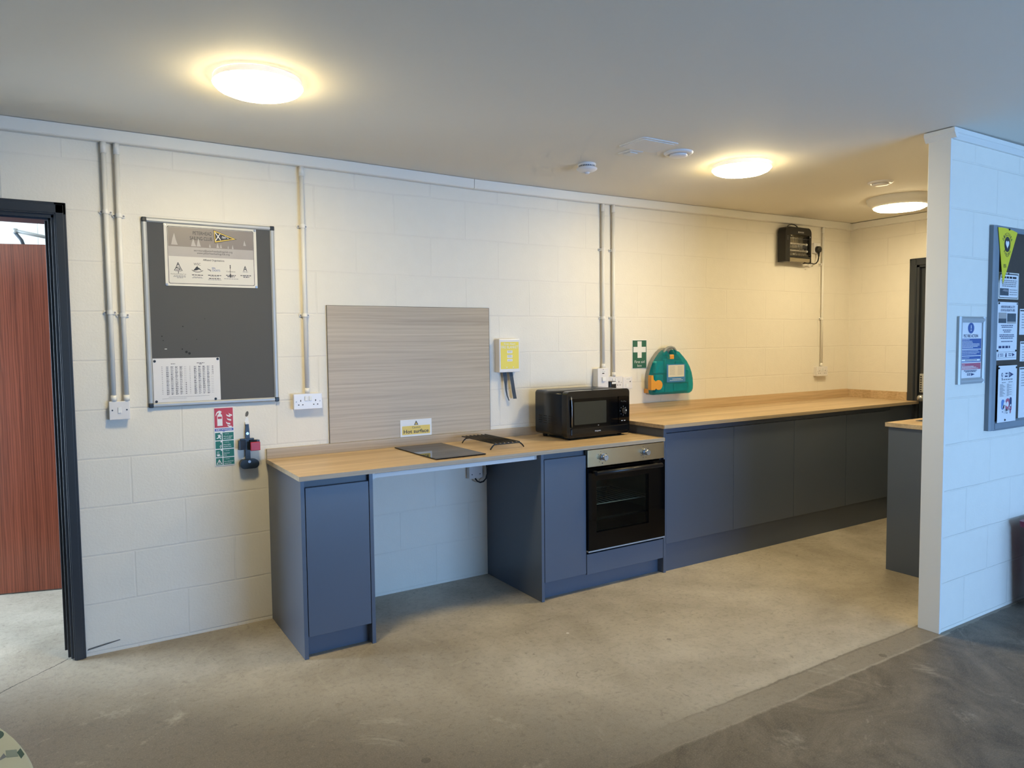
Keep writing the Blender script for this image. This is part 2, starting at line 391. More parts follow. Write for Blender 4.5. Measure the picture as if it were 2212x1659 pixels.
def B(m): return MB().mat(m)
def tag(o, label, cat, group=None):
    o['label'] = label; o['category'] = cat
    if group: o['group'] = group
    return o
def thing(name, label, cat, loc, group=None, rz=0.):
    o = bpy.data.objects.new(name, None); C.objects.link(o); o.empty_display_size = .05
    o.location = loc; o.rotation_euler = (0, 0, rz); OFF[o.name] = Vector(loc)
    return tag(o, label, cat, group)
def struct(o): o['kind'] = 'structure'; return o
def structE(name, loc):
    o = bpy.data.objects.new(name, None); C.objects.link(o); o.location = loc; OFF[o.name] = Vector(loc); o.empty_display_size = .05
    return struct(o)
def arc(cx, cy, r, a0, a1, n): return [(cx + r * math.cos(math.radians(a0 + (a1 - a0) * i / n)), cy + r * math.sin(math.radians(a0 + (a1 - a0) * i / n))) for i in range(n + 1)]
def rrect(x0, x1, z0, z1, r, n=5):
    return arc(x1 - r, z0 + r, r, -90, 0, n) + arc(x1 - r, z1 - r, r, 0, 90, n) + arc(x0 + r, z1 - r, r, 90, 180, n) + arc(x0 + r, z0 + r, r, 180, 270, n)

# ------------------------------------------------------------------ camera
F, YAW, PITCH, ROLL, D, HC = 1553.12, .558703, .0584368, -.0106145, 3.796309, 1.4307
cy_, sy_ = math.cos(YAW), math.sin(YAW)
fw = Vector((sy_ * math.cos(PITCH), cy_ * math.cos(PITCH), -math.sin(PITCH)))
r0 = Vector((cy_, -sy_, 0)); u0 = r0.cross(fw)
rr = r0 * math.cos(ROLL) + u0 * math.sin(ROLL); uu = -r0 * math.sin(ROLL) + u0 * math.cos(ROLL)
cam = bpy.data.cameras.new('camera'); co = bpy.data.objects.new('camera', cam); C.objects.link(co)
mw = Matrix((rr, uu, -fw)).transposed().to_4x4(); mw.translation = Vector((0, -D, HC)); co.matrix_world = mw
cam.sensor_fit = 'HORIZONTAL'; cam.sensor_width = 36; cam.lens = F / 2212 * 36; cam.clip_start = .05
S.camera = co

# ------------------------------------------------------------------ room shell
XR, XL, YF = 5.865, -2.6, -7.0
KN = [(-3.2, 2.412), (-.2, 2.409), (.4, 2.408), (1.25, 2.404), (2.1, 2.393), (2.85, 2.394), (4.6, 2.409), (5.95, 2.425), (6.4, 2.425)]
def cz(x):
    for (a, za), (b, zb) in zip(KN, KN[1:]):
        if x <= b:
            t = (x - a) / (b - a); t = max(0, t); t = t * t * (3 - 2 * t) if False else t
            return za + (zb - za) * t
    return KN[-1][1]
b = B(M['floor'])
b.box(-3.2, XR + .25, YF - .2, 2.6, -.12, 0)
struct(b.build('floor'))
b = B(M['ceil'])
xs = sorted(set([k[0] for k in KN] + [-2.8 + .3 * i for i in range(31)]))
xs = [x for x in xs if XL - .2 <= x <= XR + .25]; xs = [XL - .2] + [x for x in xs if x > XL - .19] + ([XR + .25] if xs[-1] < XR + .24 else [])
b.prism([(x, cz(x)) for x in xs] + [(xs[-1], 2.6), (xs[0], 2.6)], 1, YF - .2, .15)
struct(b.build('ceiling'))
WT = 2.5
b = B(M['wall_b'])
b.box(-.015, XR + .2, 0, .15, -.1, WT).box(XL - .2, -1.25, 0, .15, -.1, WT).box(-1.25, -.015, 0, .15, 2.01, WT)
wb = struct(b.build('wall_back'))
b = B(M['chip']); b.flat([(.776, 1.070), (.783, 1.066), (.790, 1.072), (.793, 1.084), (.791, 1.093), (.784, 1.094), (.778, 1.085)], -.001)
b.flat([(.045, .028), (.13, .040), (.18, .048), (.18, .052), (.12, .046), (.05, .036)], -.001)
b.build('paint_chip', wb)
b = B(M['wall_r'])
b.box(XR, XR + .15, -.59, 0, -.1, WT).box(XR, XR + .15, -5.2, -1.42, -.1, WT) if False else None
b.box(XR, XR + .15, -.59, .15, -.1, WT).box(XR, XR + .15, -1.42, -.59, 2.02, WT).box(XR, XR + .15, -2.6, -1.42, -.1, WT)
b.box(XR, XR + .15, YF - .2, -5.4, -.1, WT).box(XR, XR + .15, -5.4, -2.6, 2.05, WT).box(XR, XR + .15, -5.4, -2.6, -.1, .15)
struct(b.build('wall_right'))
b = B(M['wall_p'])
b.box(3.548, XR, -2.0, -1.905, 0, WT)
struct(b.build('wall_inner'))
b = B(M['trimw']); b.box(3.534, 3.549, -2.006, -1.903, 0, 2.37, .002); struct(b.build('trim_1'))
b = B(M['trimw'])
# cornice along the partition head: stepped profile on the face, returned round the end
def cornice_profile(s): return [(0, 2.352), (-.012 * s, 2.352), (-.022 * s, 2.366), (-.026 * s, 2.373), (-.030 * s, 2.376), (-.030 * s, 2.396), (0, 2.396)]
b.prism([(-2.0 + p[0], p[1]) for p in cornice_profile(1)], 0, 3.545, XR)
b.prism([(3.545 + p[0], p[1]) for p in cornice_profile(1)], 1, -2.03, -1.89)
struct(b.build('trim_2'))
b = B(M['wall_o']); b.box(XL - .15, XL, YF - .2, .15, -.1, WT); struct(b.build('wall_left'))
b = B(M['wall_o'])
b.box(XL - .15, 1.9, YF - .15, YF, -.1, WT).box(5.6, XR + .2, YF - .15, YF, -.1, WT).box(1.9, 5.6, YF - .15, YF, 2.1, WT).box(1.9, 5.6, YF - .15, YF, -.1, .15)
struct(b.build('wall_front'))
for nm, x0, x1 in (('window_1', 1.9, 5.6),):
    e = structE(nm, (3.75, YF - .08, .15)); b = B(M['frame'])
    for x in (x0, (x0 + x1) / 2 - .03, x1 - .06): b.box(x, x + .06, YF - .11, YF - .05, .15, 2.1)
    b.box(x0, x1, YF - .11, YF - .05, .15, .21).box(x0, x1, YF - .11, YF - .05, 2.04, 2.1); b.build('window_frame', e)
e = structE('window_2', (XR + .08, -4.0, .15)); b = B(M['frame'])
for y in (-5.4, -4.03, -2.66): b.box(XR + .05, XR + .11, y, y + .06, .15, 2.05)
b.box(XR + .05, XR + .11, -5.4, -2.6, .15, .21).box(XR + .05, XR + .11, -5.4, -2.6, 1.99, 2.05); b.build('window_frame', e)
# the room beyond the left doorway
b = B(M['wall_o']); b.box(-3.0, 1.9, 1.95, 2.1, -.1, 2.6); struct(b.build('wall_far'))
b = B(M['wall_o']); b.box(1.75, 1.9, .15, 1.95, -.1, 2.6); struct(b.build('wall_far_right'))
b = B(M['wall_o']); b.box(-2.95, -2.8, .15, .3, -.1, 2.6).box(-2.95, -2.8, 1.85, 1.95, -.1, 2.6).box(-2.95, -2.8, .3, 1.85, 2.2, 2.6); struct(b.build('wall_far_left'))
b = B(M['ceil']); b.box(-2.95, 1.9, .15, 2.1, 2.5, 2.6); struct(b.build('ceiling_far'))

# left doorway frame
e = structE('door_1', (-.45, 0, 0))
b = B(M['frame'])
def frame_leg(b, x_out, x_in, s):
    b.box(min(x_out, x_in), max(x_out, x_in), -.018, 0, 0, 2.066, .003)
    xa = x_out + .010 * s
    b.box(min(xa, x_in - .006 * s), max(xa, x_in - .006 * s), -.022, -.016, 0, 2.056, .002)
frame_leg(b, .041, -.006, -1); frame_leg(b, -1.306, -1.259, 1)
b.box(-1.306, .041, -.018, 0, 2.012, 2.066, .003).box(-1.296, .031, -.022, -.016, 2.018, 2.056, .002)
b.build('architrave', e)
b = B(M['frame'])
b.box(-.018, .002, -.006, .16, .006, 2.012, .002).box(-.030, -.016, .02, .06, .006, 2.0, .002).box(-.042, -.016, .06, .16, .028, 1.995, .002)
b.box(-1.267, -1.247, -.006, .16, .006, 2.012).box(-1.249, -1.223, .06, .16, .006, 1.995)
b.box(-1.267, .002, -.006, .16, 2.0, 2.015).box(-1.25, -.018, .02, .16, 1.992, 2.003)
b.build('door_lining', e)
# mahogany leaf seen through the doorway, standing open across the far room
e = structE('door_2', (-.1, 1.17, 0))
dv = Vector((.2975, -.086)).normalized(); nv = Vector((-dv.y, dv.x))
def leafbox(b, s0, s1, t0, t1, z0, z1):
    o = Vector((-.06, 1.152)); ps = [o + dv * s + nv * t for s, t in ((s0, t0), (s1, t0), (s1, t1), (s0, t1))]
    b.prism([tuple(p) for p in ps], 2, z0, z1)
b = B(M['mahog']); leafbox(b, -.48, .34, 0, .044, .008, 2.016); b.build('door_leaf', e)
b = B(M['alu'])
o = Vector((-.06, 1.152)); pt = lambda s, t, z: (*(o + dv * s + nv * t), z)
b.tube([pt(-.165, .07, 2.10), pt(-.06, .10, 2.08), pt(.0, .12, 2.07)], .010, 8); b.tube([pt(.0, .12, 2.07), pt(.07, .13, 2.055)], .005, 8)
b.cyl(pt(-.165, .07, 2.085), pt(-.165, .07, 2.112), .012)
b.mat(M['lead']).tube([pt(-.165, .07, 2.09), pt(-.13, .055, 2.045), pt(-.115, .05, 2.0)], .009, 8)
b.build('closer_arm', e)

# doorway in the right wall
e = structE('door_3', (XR, -1.0, 0))
b = B(M['frame'])
b.box(XR - .018, XR, -.590, -.535, .0, 2.066, .003).box(XR - .018, XR, -1.475, -1.42, 0, 2.066, .003).box(XR - .018, XR, -1.475, -.535, 2.012, 2.066, .003)
b.box(XR - .023, XR - .016, -.585, -.545, .0, 2.06, .002); b.build('architrave', e)
b = B(M['frame'])
b.box(XR - .008, XR + .15, -.61, -.588, 0, 2.015).box(XR - .008, XR + .15, -1.42, -1.40, 0, 2.015).box(XR - .008, XR + .15, -1.42, -.588, 1.995, 2.018); b.build('door_lining', e)
b = B(M['frame']); b.box(XR + .02, XR + .062, -1.40, -.612, .006, 1.992, .002); b.build('door_leaf', e)
b = B(M['alu']); b.box(XR - .008, XR + .021, -.685, -.628, .99, 1.14, .004)
b.mat(M['black'])
for i in range(7):
    for k in range(2): b.cyl((XR - .008, -.642 - .025 * k, 1.005 + .019 * i), (XR - .013, -.642 - .025 * k, 1.005 + .019 * i), .006, n=10)
b.mat(M['chrome']).cyl((XR + .02, -.655, .945), (XR - .018, -.655, .945), .012).lathe([(0, -.028), (.02, -.024), (.028, -.006), (.028, .008), (.02, .024), (0, .028)], (XR - .032, -.655, .945), 20)
b.build('keypad_lock', e)

# ------------------------------------------------------------------ trunking and conduit
t = thing('cable_trunking', 'long white plastic cable trunking running under the ceiling of the back wall', 'trunking', (2.0, 0, 2.33))
def trunk_len(x0, x1):
    xs = [x0] + [k[0] for k in KN if x0 + .05 < k[0] < x1 - .05] + [x1]
    b = B(M['pvc'])
    for (a, c) in zip(xs, xs[1:]):
        za, zc = cz(a) - .002, cz(c) - .002
        v = [(a, -.001, za), (a, -.04, za), (a, -.04, za - .05), (a, -.036, za - .055), (a, -.001, za - .055)]
        w = [(c, -.001, zc), (c, -.04, zc), (c, -.04, zc - .05), (c, -.036, zc - .055), (c, -.001, zc - .055)]
        n = 5
        for i in range(n): b.poly([v[i], v[(i + 1) % n], w[(i + 1) % n], w[i]])
        if a == x0: b.poly(v[::-1])
        if c == x1: b.poly(w)
    return b
trunk_len(-2.3, 2.100).build('trunking_length', t); trunk_len(2.103, 5.80).build('trunking_length', t)
b = B(M['pvc']); b.box(5.79, XR - .001, -.043, -.001, 2.361, 2.418, .003); b.build('end_cap', t)
b = B(M['pvc']); b.box(XR - .04, XR, -1.89, -.043, 2.366, 2.420, .003)
tag(b.build('cable_trunking'), 'short white cable trunking turning the corner onto the right wall', 'trunking')

def conduit(x, z0, z1, clips, label, grp=None, r=.0105, cz_=.022):
    t = thing('conduit', label, 'conduit', (x, 0, z0), grp)
    b = B(M['pvc']); b.cyl((x, -cz_, z0), (x, -cz_, z1), r, n=16); b.build('conduit_pipe', t)
    b = B(M['pvc']); b.cyl((x, -cz_, z1 - .05), (x, -cz_, z1), r + .002, n=16); b.build('coupler', t)
    b = B(M['pvc']); b.cyl((x, -cz_, z0), (x, -cz_, z0 + .028), r + .0025, n=16); b.build('coupler', t)
    for z in clips:
        b = B(M['pvc'])
        ol = [(x - .0255, 0)] + [(x - .0255, -.004), (x - .0135, -.004)] + [(x + (r + .003) * math.cos(a), -cz_ + (r + .003) * -math.sin(a)) for a in [PI - .01 - k * (PI - .02) / 10 for k in range(11)]] + [(x + .0135, -.004), (x + .0255, -.004), (x + .0255, 0)]
        b.prism(ol, 2, z - .009, z + .009)
        for s in (-1, 1): b.cyl((x + s * .0195, -.0, z), (x + s * .0195, -.009, z), .0075, n=14)
        c = b.build('saddle_clip', t)
        for s in (-1, 1): B(M['inkm']).cyl((x + s * .0195, -.009, z), (x + s * .0195, -.0105, z), .0042, n=10).build('clip_screw', c)
    return t
conduit(.196, 1.176, 2.352, (2.040, 1.585), 'left-hand white conduit of the pair above the light switch by the doorway')
conduit(.2475, 1.176, 2.352, (2.027, 1.574), 'right-hand white conduit of the pair above the light switch by the doorway')
conduit(1.087, 1.172, 2.349, (2.042, 1.582), 'single white conduit between the grey noticeboard and the wood splashback')
conduit(3.086, 1.250, 2.340, (2.039, 1.586), 'white conduit rising above the cooker switch behind the microwave')
conduit(3.176, 1.190, 2.340, (2.038, 1.586), 'white conduit rising above the twin socket left of the first aid sign')
conduit(5.458, 1.196, 2.363, (2.055, 1.600), 'white conduit in the far corner, right of the black heater', r=.009, cz_=.019)

# ------------------------------------------------------------------ switches and sockets
def screw(b, x, z, y): b.cyl((x, y, z), (x, y - .0012, z), .0035, n=12)
def socket_face(t, x0, x1, z0, z1, y, holes=True):
    cx = (x0 + x1) / 2; h = z1 - z0; w = x1 - x0
    for s in (-1, 1):
        b = B(M['white']); b.box(cx + s * .011 - .0075, cx + s * .011 + .0075, y - .005, y, z1 - h * .46, z1 - h * .16, .002); b.build('rocker', t)
    if holes:
        for s in (-1, 1):
            b = B(M['holes']); xc = cx + s * w * .26
            b.box(xc - .0022, xc + .0022, y - .0004, y, z0 + h * .50, z0 + h * .61)
            for k in (-1, 1): b.box(xc + k * .0105 - .0032, xc + k * .0105 + .0032, y - .0004, y, z0 + h * .27, z0 + h * .33)
            b.build('outlet_slots', t)
    for s in (-1, 1):
        b = B(M['alu']); screw(b, cx + s * w * .41, z0 + h * .5, y); b.build('plate_screw', t)
def twin(label, x0, x1, z0, z1, y, holes=True):
    t = thing('wall_socket', label, 'socket', (x0, 0, z0))
    b = B(M['pvcw']); b.box(x0 + .003, x1 - .003, y + .009, 0, z0 + .003, z1 - .003, .003); b.build('back_box', t)
    b = B(M['pvcw']); b.box(x0, x1, y, y + .009, z0, z1, .003); b.build('face_plate', t)
    socket_face(t, x0, x1, z0, z1, y, holes); return t
t = thing('light_switch', 'square white light switch at the foot of two conduits beside the doorway', 'switch', (.175, 0, 1.09))
b = B(M['pvcw']); b.box(.178, .256, -.024, 0, 1.094, 1.174, .003); b.build('back_box', t)
b = B(M['pvcw']); b.box(.174, .259, -.033, -.024, 1.091, 1.177, .003); b.build('face_plate', t)
b = B(M['white']); b.box(.209, .223, -.037, -.033, 1.122, 1.150, .002); b.build('rocker', t)
for x in (.187, .246):
    b = B(M['lead']); screw(b, x, 1.136, -.033); b.build('plate_screw', t)
twin('white twin socket between the grey noticeboard and the wood splashback', 1.012, 1.163, 1.089, 1.172, -.036)
twin('white twin socket behind the microwave holding a black plug-in adaptor', 3.103, 3.250, 1.104, 1.190, -.030)
twin('white twin socket at the foot of the conduit in the far corner', 5.378, 5.526, 1.114, 1.196, -.034)
t = thing('cooker_switch', 'tall white cooker switch with rocker on the wall behind the microwave', 'switch', (3.01, 0, 1.10))
b = B(M['pvcw']); b.box(3.012, 3.094, -.052, 0, 1.103, 1.247, .003); b.build('back_box', t)
b = B(M['pvcw']); b.box(3.008, 3.098, -.061, -.052, 1.100, 1.250, .003); b.build('face_plate', t)
b = B(M['white']); b.box(3.040, 3.068, -.072, -.061, 1.163, 1.190, .002); b.build('rocker', t)
b = B(M['holes']); b.box(3.044, 3.062, -.0615, -.061, 1.212, 1.218); b.mat(M['alu']); screw(b, 3.053, 1.241, -.061); b.build('indicator', t)
b = B(M['white']); b.box(3.032, 3.078, -.0618, -.061, 1.222, 1.234); b.mat(M['inkm']).quad(3.04, 3.07, 1.227, 1.229, -.062); b.build('name_label', t)
t = thing('fused_spur', 'white fused spur with a paper label, right of the twin socket behind the microwave', 'switch', (3.25, 0, 1.10))
b = B(M['pvcw']); b.box(3.252, 3.337, -.03, 0, 1.100, 1.184, .003); b.build('face_plate', t)
b = B(M['white']); b.box(3.272, 3.324, -.031, -.030, 1.160, 1.177); b.mat(M['inkm']).quad(3.28, 3.316, 1.167, 1.1695, -.0312); b.build('name_label', t)
b = B(M['lead']); b.box(3.312, 3.319, -.032, -.030, 1.146, 1.153); b.mat(M['white']).box(3.276, 3.302, -.0325, -.03, 1.112, 1.136, .002); b.build('fuse_carrier', t)
t = thing('plug_adaptor', 'black plug-in adaptor with a white label in the socket behind the microwave', 'plug', (3.11, -.03, 1.11))
b = B(M['black']); b.box(3.100, 3.156, -.075, -.0305, 1.108, 1.160, .006, 3); b.build('adaptor_body', t)
b = B(M['white']); b.box(3.116, 3.152, -.0756, -.075, 1.142, 1.156); b.build('name_label', t)
t = thing('junction_box', 'white blanked outlet box on the wall under the low worktop', 'outlet', (2.04, 0, .61))
b = B(M['pvcw']); b.box(2.042, 2.130, -.034, 0, .614, .697, .003); b.build('back_box', t)
b = B(M['pvcw']); b.box(2.040, 2.132, -.042, -.034, .612, .699, .003); b.mat(M['lead']); screw(b, 2.058, .638, -.042); screw(b, 2.112, .638, -.042); b.build('face_plate', t)
b = B(M['black'])
pth = [(2.150, -.05, .8205), (2.150, -.05, .80), (2.150, -.05, .74), (2.152, -.05, .70), (2.158, -.05, .665), (2.158, -.05, .635), (2.148, -.05, .606), (2.130, -.05, .590), (2.108, -.05, .587), (2.090, -.048, .596), (2.078, -.042, .614)]
b.tube(pth, .0045, 8); tag(b.build('power_cable'), 'black cable looping down beside the outlet box under the worktop', 'cable')
b = B(M['pvcw']); b.cyl((2.145, -.02, .70), (2.145, -.02, .76), .012).cyl((2.145, -.02, .705), (2.145, -.02, .715), .017)
tag(b.build('cable_gland'), 'small white cable gland beside the outlet box under the worktop', 'fitting')

# ------------------------------------------------------------------ grey noticeboard
X0, X1, Z0, Z1 = .340, .943, 1.138, 2.031
t = thing('noticeboard', 'tall grey felt noticeboard with a silver frame beside the doorway', 'noticeboard', (X0, 0, Z0))
b = B(M['felt']); b.box(X0 + .008, X1 - .008, -.010, 0, Z0 + .008, Z1 - .008); fb = b.build('felt_panel', t)
for x, z, r in ((.512, 1.399, .006), (.525, 1.392, .006), (.494, 1.413, .003), (.5, 1.522, .003), (.407, 1.475, .003), (.412, 1.455, .0025), (.60, 1.56, .002), (.56, 1.46, .002)): B(M['hole2']).disc((x, z), r, -.0105, 10).build('pin_hole', fb)
B(M['white']).box(.417, .427, -.0112, -.0102, 1.413, 1.416).build('paper_scrap', fb)
fw_ = .021
for (a, c, d_, e_) in ((X0, X0 + fw_, Z0, Z1), (X1 - fw_, X1, Z0, Z1), (X0, X1, Z0, Z0 + fw_), (X0, X1, Z1 - fw_, Z1)):
    b = B(M['alu'])
    if c - a < .1: b.prism([(a, 0), (a, -.013), (a + .006, -.017), (c - .006, -.017), (c, -.012), (c, 0)], 2, d_ + .01, e_ - .01)
    else: b.prism([(0, d_), (-.013, d_), (-.017, d_ + .006), (-.017, e_ - .006), (-.012, e_), (0, e_)], 0, a + .01, c - .01)
    b.build('frame_rail', t)
for x in (X0 - .001, X1 - .021):
    for z in (Z0 - .001, Z1 - .022):
        b = B(M['cap']); b.box(x, x + .022, -.019, 0, z, z + .023, .004); b.build('corner_cap', t)

# sailing club poster
PX0, PX1, PZ0, PZ1 = .432, .854, 1.716, 2.009
def pu(u): return PX0 + u * (PX1 - PX0)
def pv(v): return PZ1 - v * (PZ1 - PZ0)
y0 = -.0122
t = thing('poster', 'laminated sailing club poster with a pennant, pinned at the top of the grey noticeboard', 'poster', (PX0, 0, PZ0))
b = B(M['plain']); b.box(PX0, PX1, y0, -.0108, PZ0, PZ1)
b.mat(M['ink']).flat(rrect(pu(.032), pu(.968), pv(.965), pv(.035), .008), y0 - .0003)
b.mat(M['lam']).flat(rrect(pu(.037), pu(.963), pv(.957), pv(.043), .007), y0 - .0005)
b.mat(M['photo1']).quad(pu(.04), pu(.962), pv(.36), pv(.047), y0 - .0007)
b.mat(M['photo2']).quad(pu(.04), pu(.962), pv(.52), pv(.36), y0 - .0007)
b.build('poster_sheet', t)
b = B(M['sail']); yy = y0 - .0010
def sailp(u, v, w, h): b.flat([(pu(u - w / 2), pv(v)), (pu(u + w / 2), pv(v)), (pu(u + w * .22), pv(v - h * .45)), (pu(u), pv(v - h)), (pu(u - w * .3), pv(v - h * .5))], yy)
for a in ((.105, .335, .068, .19), (.305, .345, .055, .13), (.36, .345, .045, .14), (.48, .35, .02, .06), (.565, .35, .03, .08), (.60, .35, .02, .07), (.68, .35, .014, .05), (.73, .355, .02, .07), (.865, .29, .03, .09)): sailp(*a)
b.build('boat_picture', t)
b = B(M['ink'])
b.flat([(pu(.522), pv(.055)), (pu(.532), pv(.275)), (pu(.778), pv(.19))], yy)
b.mat(M['yellow']).flat([(pu(.528), pv(.066)), (pu(.537), pv(.262)), (pu(.765), pv(.188))], yy - .0003)
b.mat(M['ink']).flat([(pu(.536), pv(.085)), (pu(.543), pv(.242)), (pu(.735), pv(.186))], yy - .0006)
b.mat(M['white'])
for (p, q) in (((.540, .095), (.598, .218)), ((.544, .228), (.592, .118))):
    d = Vector((pu(q[0]) - pu(p[0]), pv(q[1]) - pv(p[1]))).normalized(); n_ = Vector((-d.y, d.x)) * .0017
    a, c = Vector((pu(p[0]), pv(p[1]))), Vector((pu(q[0]), pv(q[1])))
    b.flat([tuple(a - n_), tuple(a + n_), tuple(c + n_), tuple(c - n_)], yy - .0009)
b.mat(M['inkm']).disc((pu(.635), pv(.175)), .011, yy - .0009, 16, .006); b.mat(M['white']).disc((pu(.68), pv(.180)), .0025, yy - .0009, 10)
for k in range(4): b.disc((pu(.62 + .016 * k), pv(.16 + .008 * (k % 2))), .0018, yy - .0012, 8)
b.build('pennant_emblem', t)
b = B(M['ink'])
b.text([('PETERHEAD', pu(.505), pv(.155), .0165, 'R', .086), ('SAILING CLUB', pu(.505), pv(.24), .0165, 'R', .100),
        ('secretary@peterheadsailingclub.org', pu(.515), pv(.425), .0088, 'C', .177), ('www.peterheadsailingclub.org', pu(.515), pv(.465), .0088, 'C', .150),
        ('Affiliated Organisations', pu(.515), pv(.575), .0085, 'C', .098, 0, .012),
        ('WSC', pu(.335), pv(.655), .0115, 'C', .031), ('Aberdeenshire Sailing Trust', pu(.135), pv(.815), .0048, 'C', .068),
        ('Collieston', pu(.70), pv(.745), .006, 'C', .042), ('A', pu(.135), pv(.68), .018, 'C', .017, 0, .01), ('S', pu(.135), pv(.74), .014, 'C', .022, 0, .01),
        ('A', pu(.862), pv(.715), .024, 'C', .018, 0, .01)], yy)
b.quad(pu(.132), pu(.138), pv(.80), pv(.762), yy).quad(pu(.102), pu(.168), pv(.760), pv(.752), yy)
b.flat([(pu(.09), pv(.755)), (pu(.098), pv(.755)), (pu(.134), pv(.64)), (pu(.130), pv(.64))], yy); b.flat([(pu(.172), pv(.755)), (pu(.180), pv(.755)), (pu(.140), pv(.64)), (pu(.136), pv(.64))], yy)
b.flat([(pu(.29), pv(.745)), (pu(.32), pv(.69)), (pu(.337), pv(.665)), (pu(.345), pv(.69)), (pu(.36), pv(.70)), (pu(.385), pv(.745)), (pu(.355), pv(.72)), (pu(.33), pv(.735))], yy)
for k in range(9):
    a0 = math.radians(200 + k * 15.5); a1 = math.radians(200 + k * 15.5 + 13)
    b.flat([(pu(.337) + .028 * math.cos(a0), pv(.715) + .016 * math.sin(a0)), (pu(.337) + .028 * math.cos(a1), pv(.715) + .016 * math.sin(a1)), (pu(.337) + .025 * math.cos(a1), pv(.715) + .013 * math.sin(a1)), (pu(.337) + .025 * math.cos(a0), pv(.715) + .013 * math.sin(a0))], yy)
for v, w in ((.64, .005), (.67, .005), (.79, .006), (.82, .006)): b.disc((pu(.695), pv(v)), w * .45, yy, 10, w)
b.quad(pu(.693), pu(.697), pv(.80), pv(.65), yy)
b.flat([(pu(.445), pv(.695)), (pu(.455), pv(.715)), (pu(.475), pv(.718)), (pu(.482), pv(.745)), (pu(.476), pv(.747)), (pu(.470), pv(.728)), (pu(.45), pv(.722))], yy)
for u0_, u1_, v in ((.27, .40, .82), (.44, .60, .815), (.45, .59, .868), (.64, .76, .805), (.655, .745, .828), (.80, .94, .80), (.835, .91, .825)): b.lines(pu(u0_), pu(u1_), pv(v), .0036, yy)
b.mat(M['inkm'])
for u0_, u1_, v in ((.08, .22, .84), (.075, .225, .857), (.115, .185, .874), (.285, .385, .85), (.27, .40, .866), (.47, .57, .835), (.44, .60, .888), (.615, .79, .862), (.83, .9, .735)): b.lines(pu(u0_), pu(u1_), pv(v), .0026, yy)
b.mat(M['blue']); b.text([('SEA', pu(.492), pv(.705), .0085, 'L', .017, 0, .012), ('CADETS', pu(.492), pv(.742), .0085, 'L', .038, 0, .012)], yy)
b.build('lettering', t)

# printed tide table
sx0, sx1, sz0, sz1 = .3625, .661, 1.160, 1.370
t = thing('paper_sheet', 'white printed table of figures pinned at the bottom left of the grey noticeboard', 'paper', (sx0, 0, sz0))
b = B(M['paper']); b.box(sx0, sx1, y0, -.0108, sz0, sz1); b.build('sheet', t)
b = B(M['inkm']); yy = y0 - .0004
W_, H_ = sx1 - sx0, sz1 - sz0
for half, (ua, ub) in enumerate(((.12, .49), (.53, .90))):
    for r_ in range(16):
        z = sz1 - H_ * (.20 + r_ * .041)
        for c_ in range(5):
            u = ua + .005 + c_ * .066
            dark = (random.random() < .5)
            b.mat(M['ink'] if dark else M['inkm'])
            wd_ = .012 if c_ == 0 else .040
            b.lines(sx0 + W_ * u, sx0 + W_ * (u + wd_), z, .0021, yy, 1, 'L')
            if c_: b.lines(sx0 + W_ * u, sx0 + W_ * (u + wd_ * .8), z - .0034, .0021, yy, 1, 'L')
        b.mat(M['inkm']).quad(sx0 + W_ * (ua + .336), sx0 + W_ * (ua + .346), z - .001, z + .001, yy)
        if (half == 0 and r_ > 8) or (half == 1 and r_ < 5): b.mat(M['ink']).disc((sx0 + W_ * (ua + .36), z), .0022, yy, 10)
        else: b.mat(M['inkm']).disc((sx0 + W_ * (ua + .36), z), .0013, yy, 8)
b.mat(M['ink']).lines(sx0 + W_ * .26, sx0 + W_ * .33, sz1 - H_ * .135, .0026, yy).lines(sx0 + W_ * .64, sx0 + W_ * .77, sz1 - H_ * .125, .0026, yy).lines(sx0 + W_ * .68, sx0 + W_ * .73, sz1 - H_ * .15, .0026, yy)
b.mat(M['inkm']).lines(sx0 + W_ * .18, sx0 + W_ * .86, sz0 + H_ * .11, .0014, yy); b.lines(sx0 + W_ * .10, sx0 + W_ * .5, sz0 + H_ * .075, .0012, yy)
b.build('printed_table', t)
def pin(x, z, y, m, label, grp='drawing pins', r=.0062):
    b = B(m); b.cyl((x, y, z), (x, y - .0025, z), r, r * .9, 14).cyl((x, y - .0025, z), (x, y - .005, z), r * .55, r * .4, 12)
    tag(b.build('drawing_pin'), label, 'pin', grp)
for x, z, wd in ((.437, 2.003, 'top left'), (.848, 2.003, 'top right'), (.437, 1.7215, 'bottom left'), (.848, 1.7215, 'bottom right')):
    pin(x, z, y0, M['chrome'], 'silver drawing pin in the %s corner of the sailing club poster' % wd)
for x, z, wd in ((.371, 1.357, 'top left'), (.652, 1.363, 'top right'), (.373, 1.165, 'bottom left'), (.637, 1.166, 'bottom right')):
    pin(x, z, y0, M['cap'], 'dark drawing pin in the %s corner of the printed table sheet' % wd)

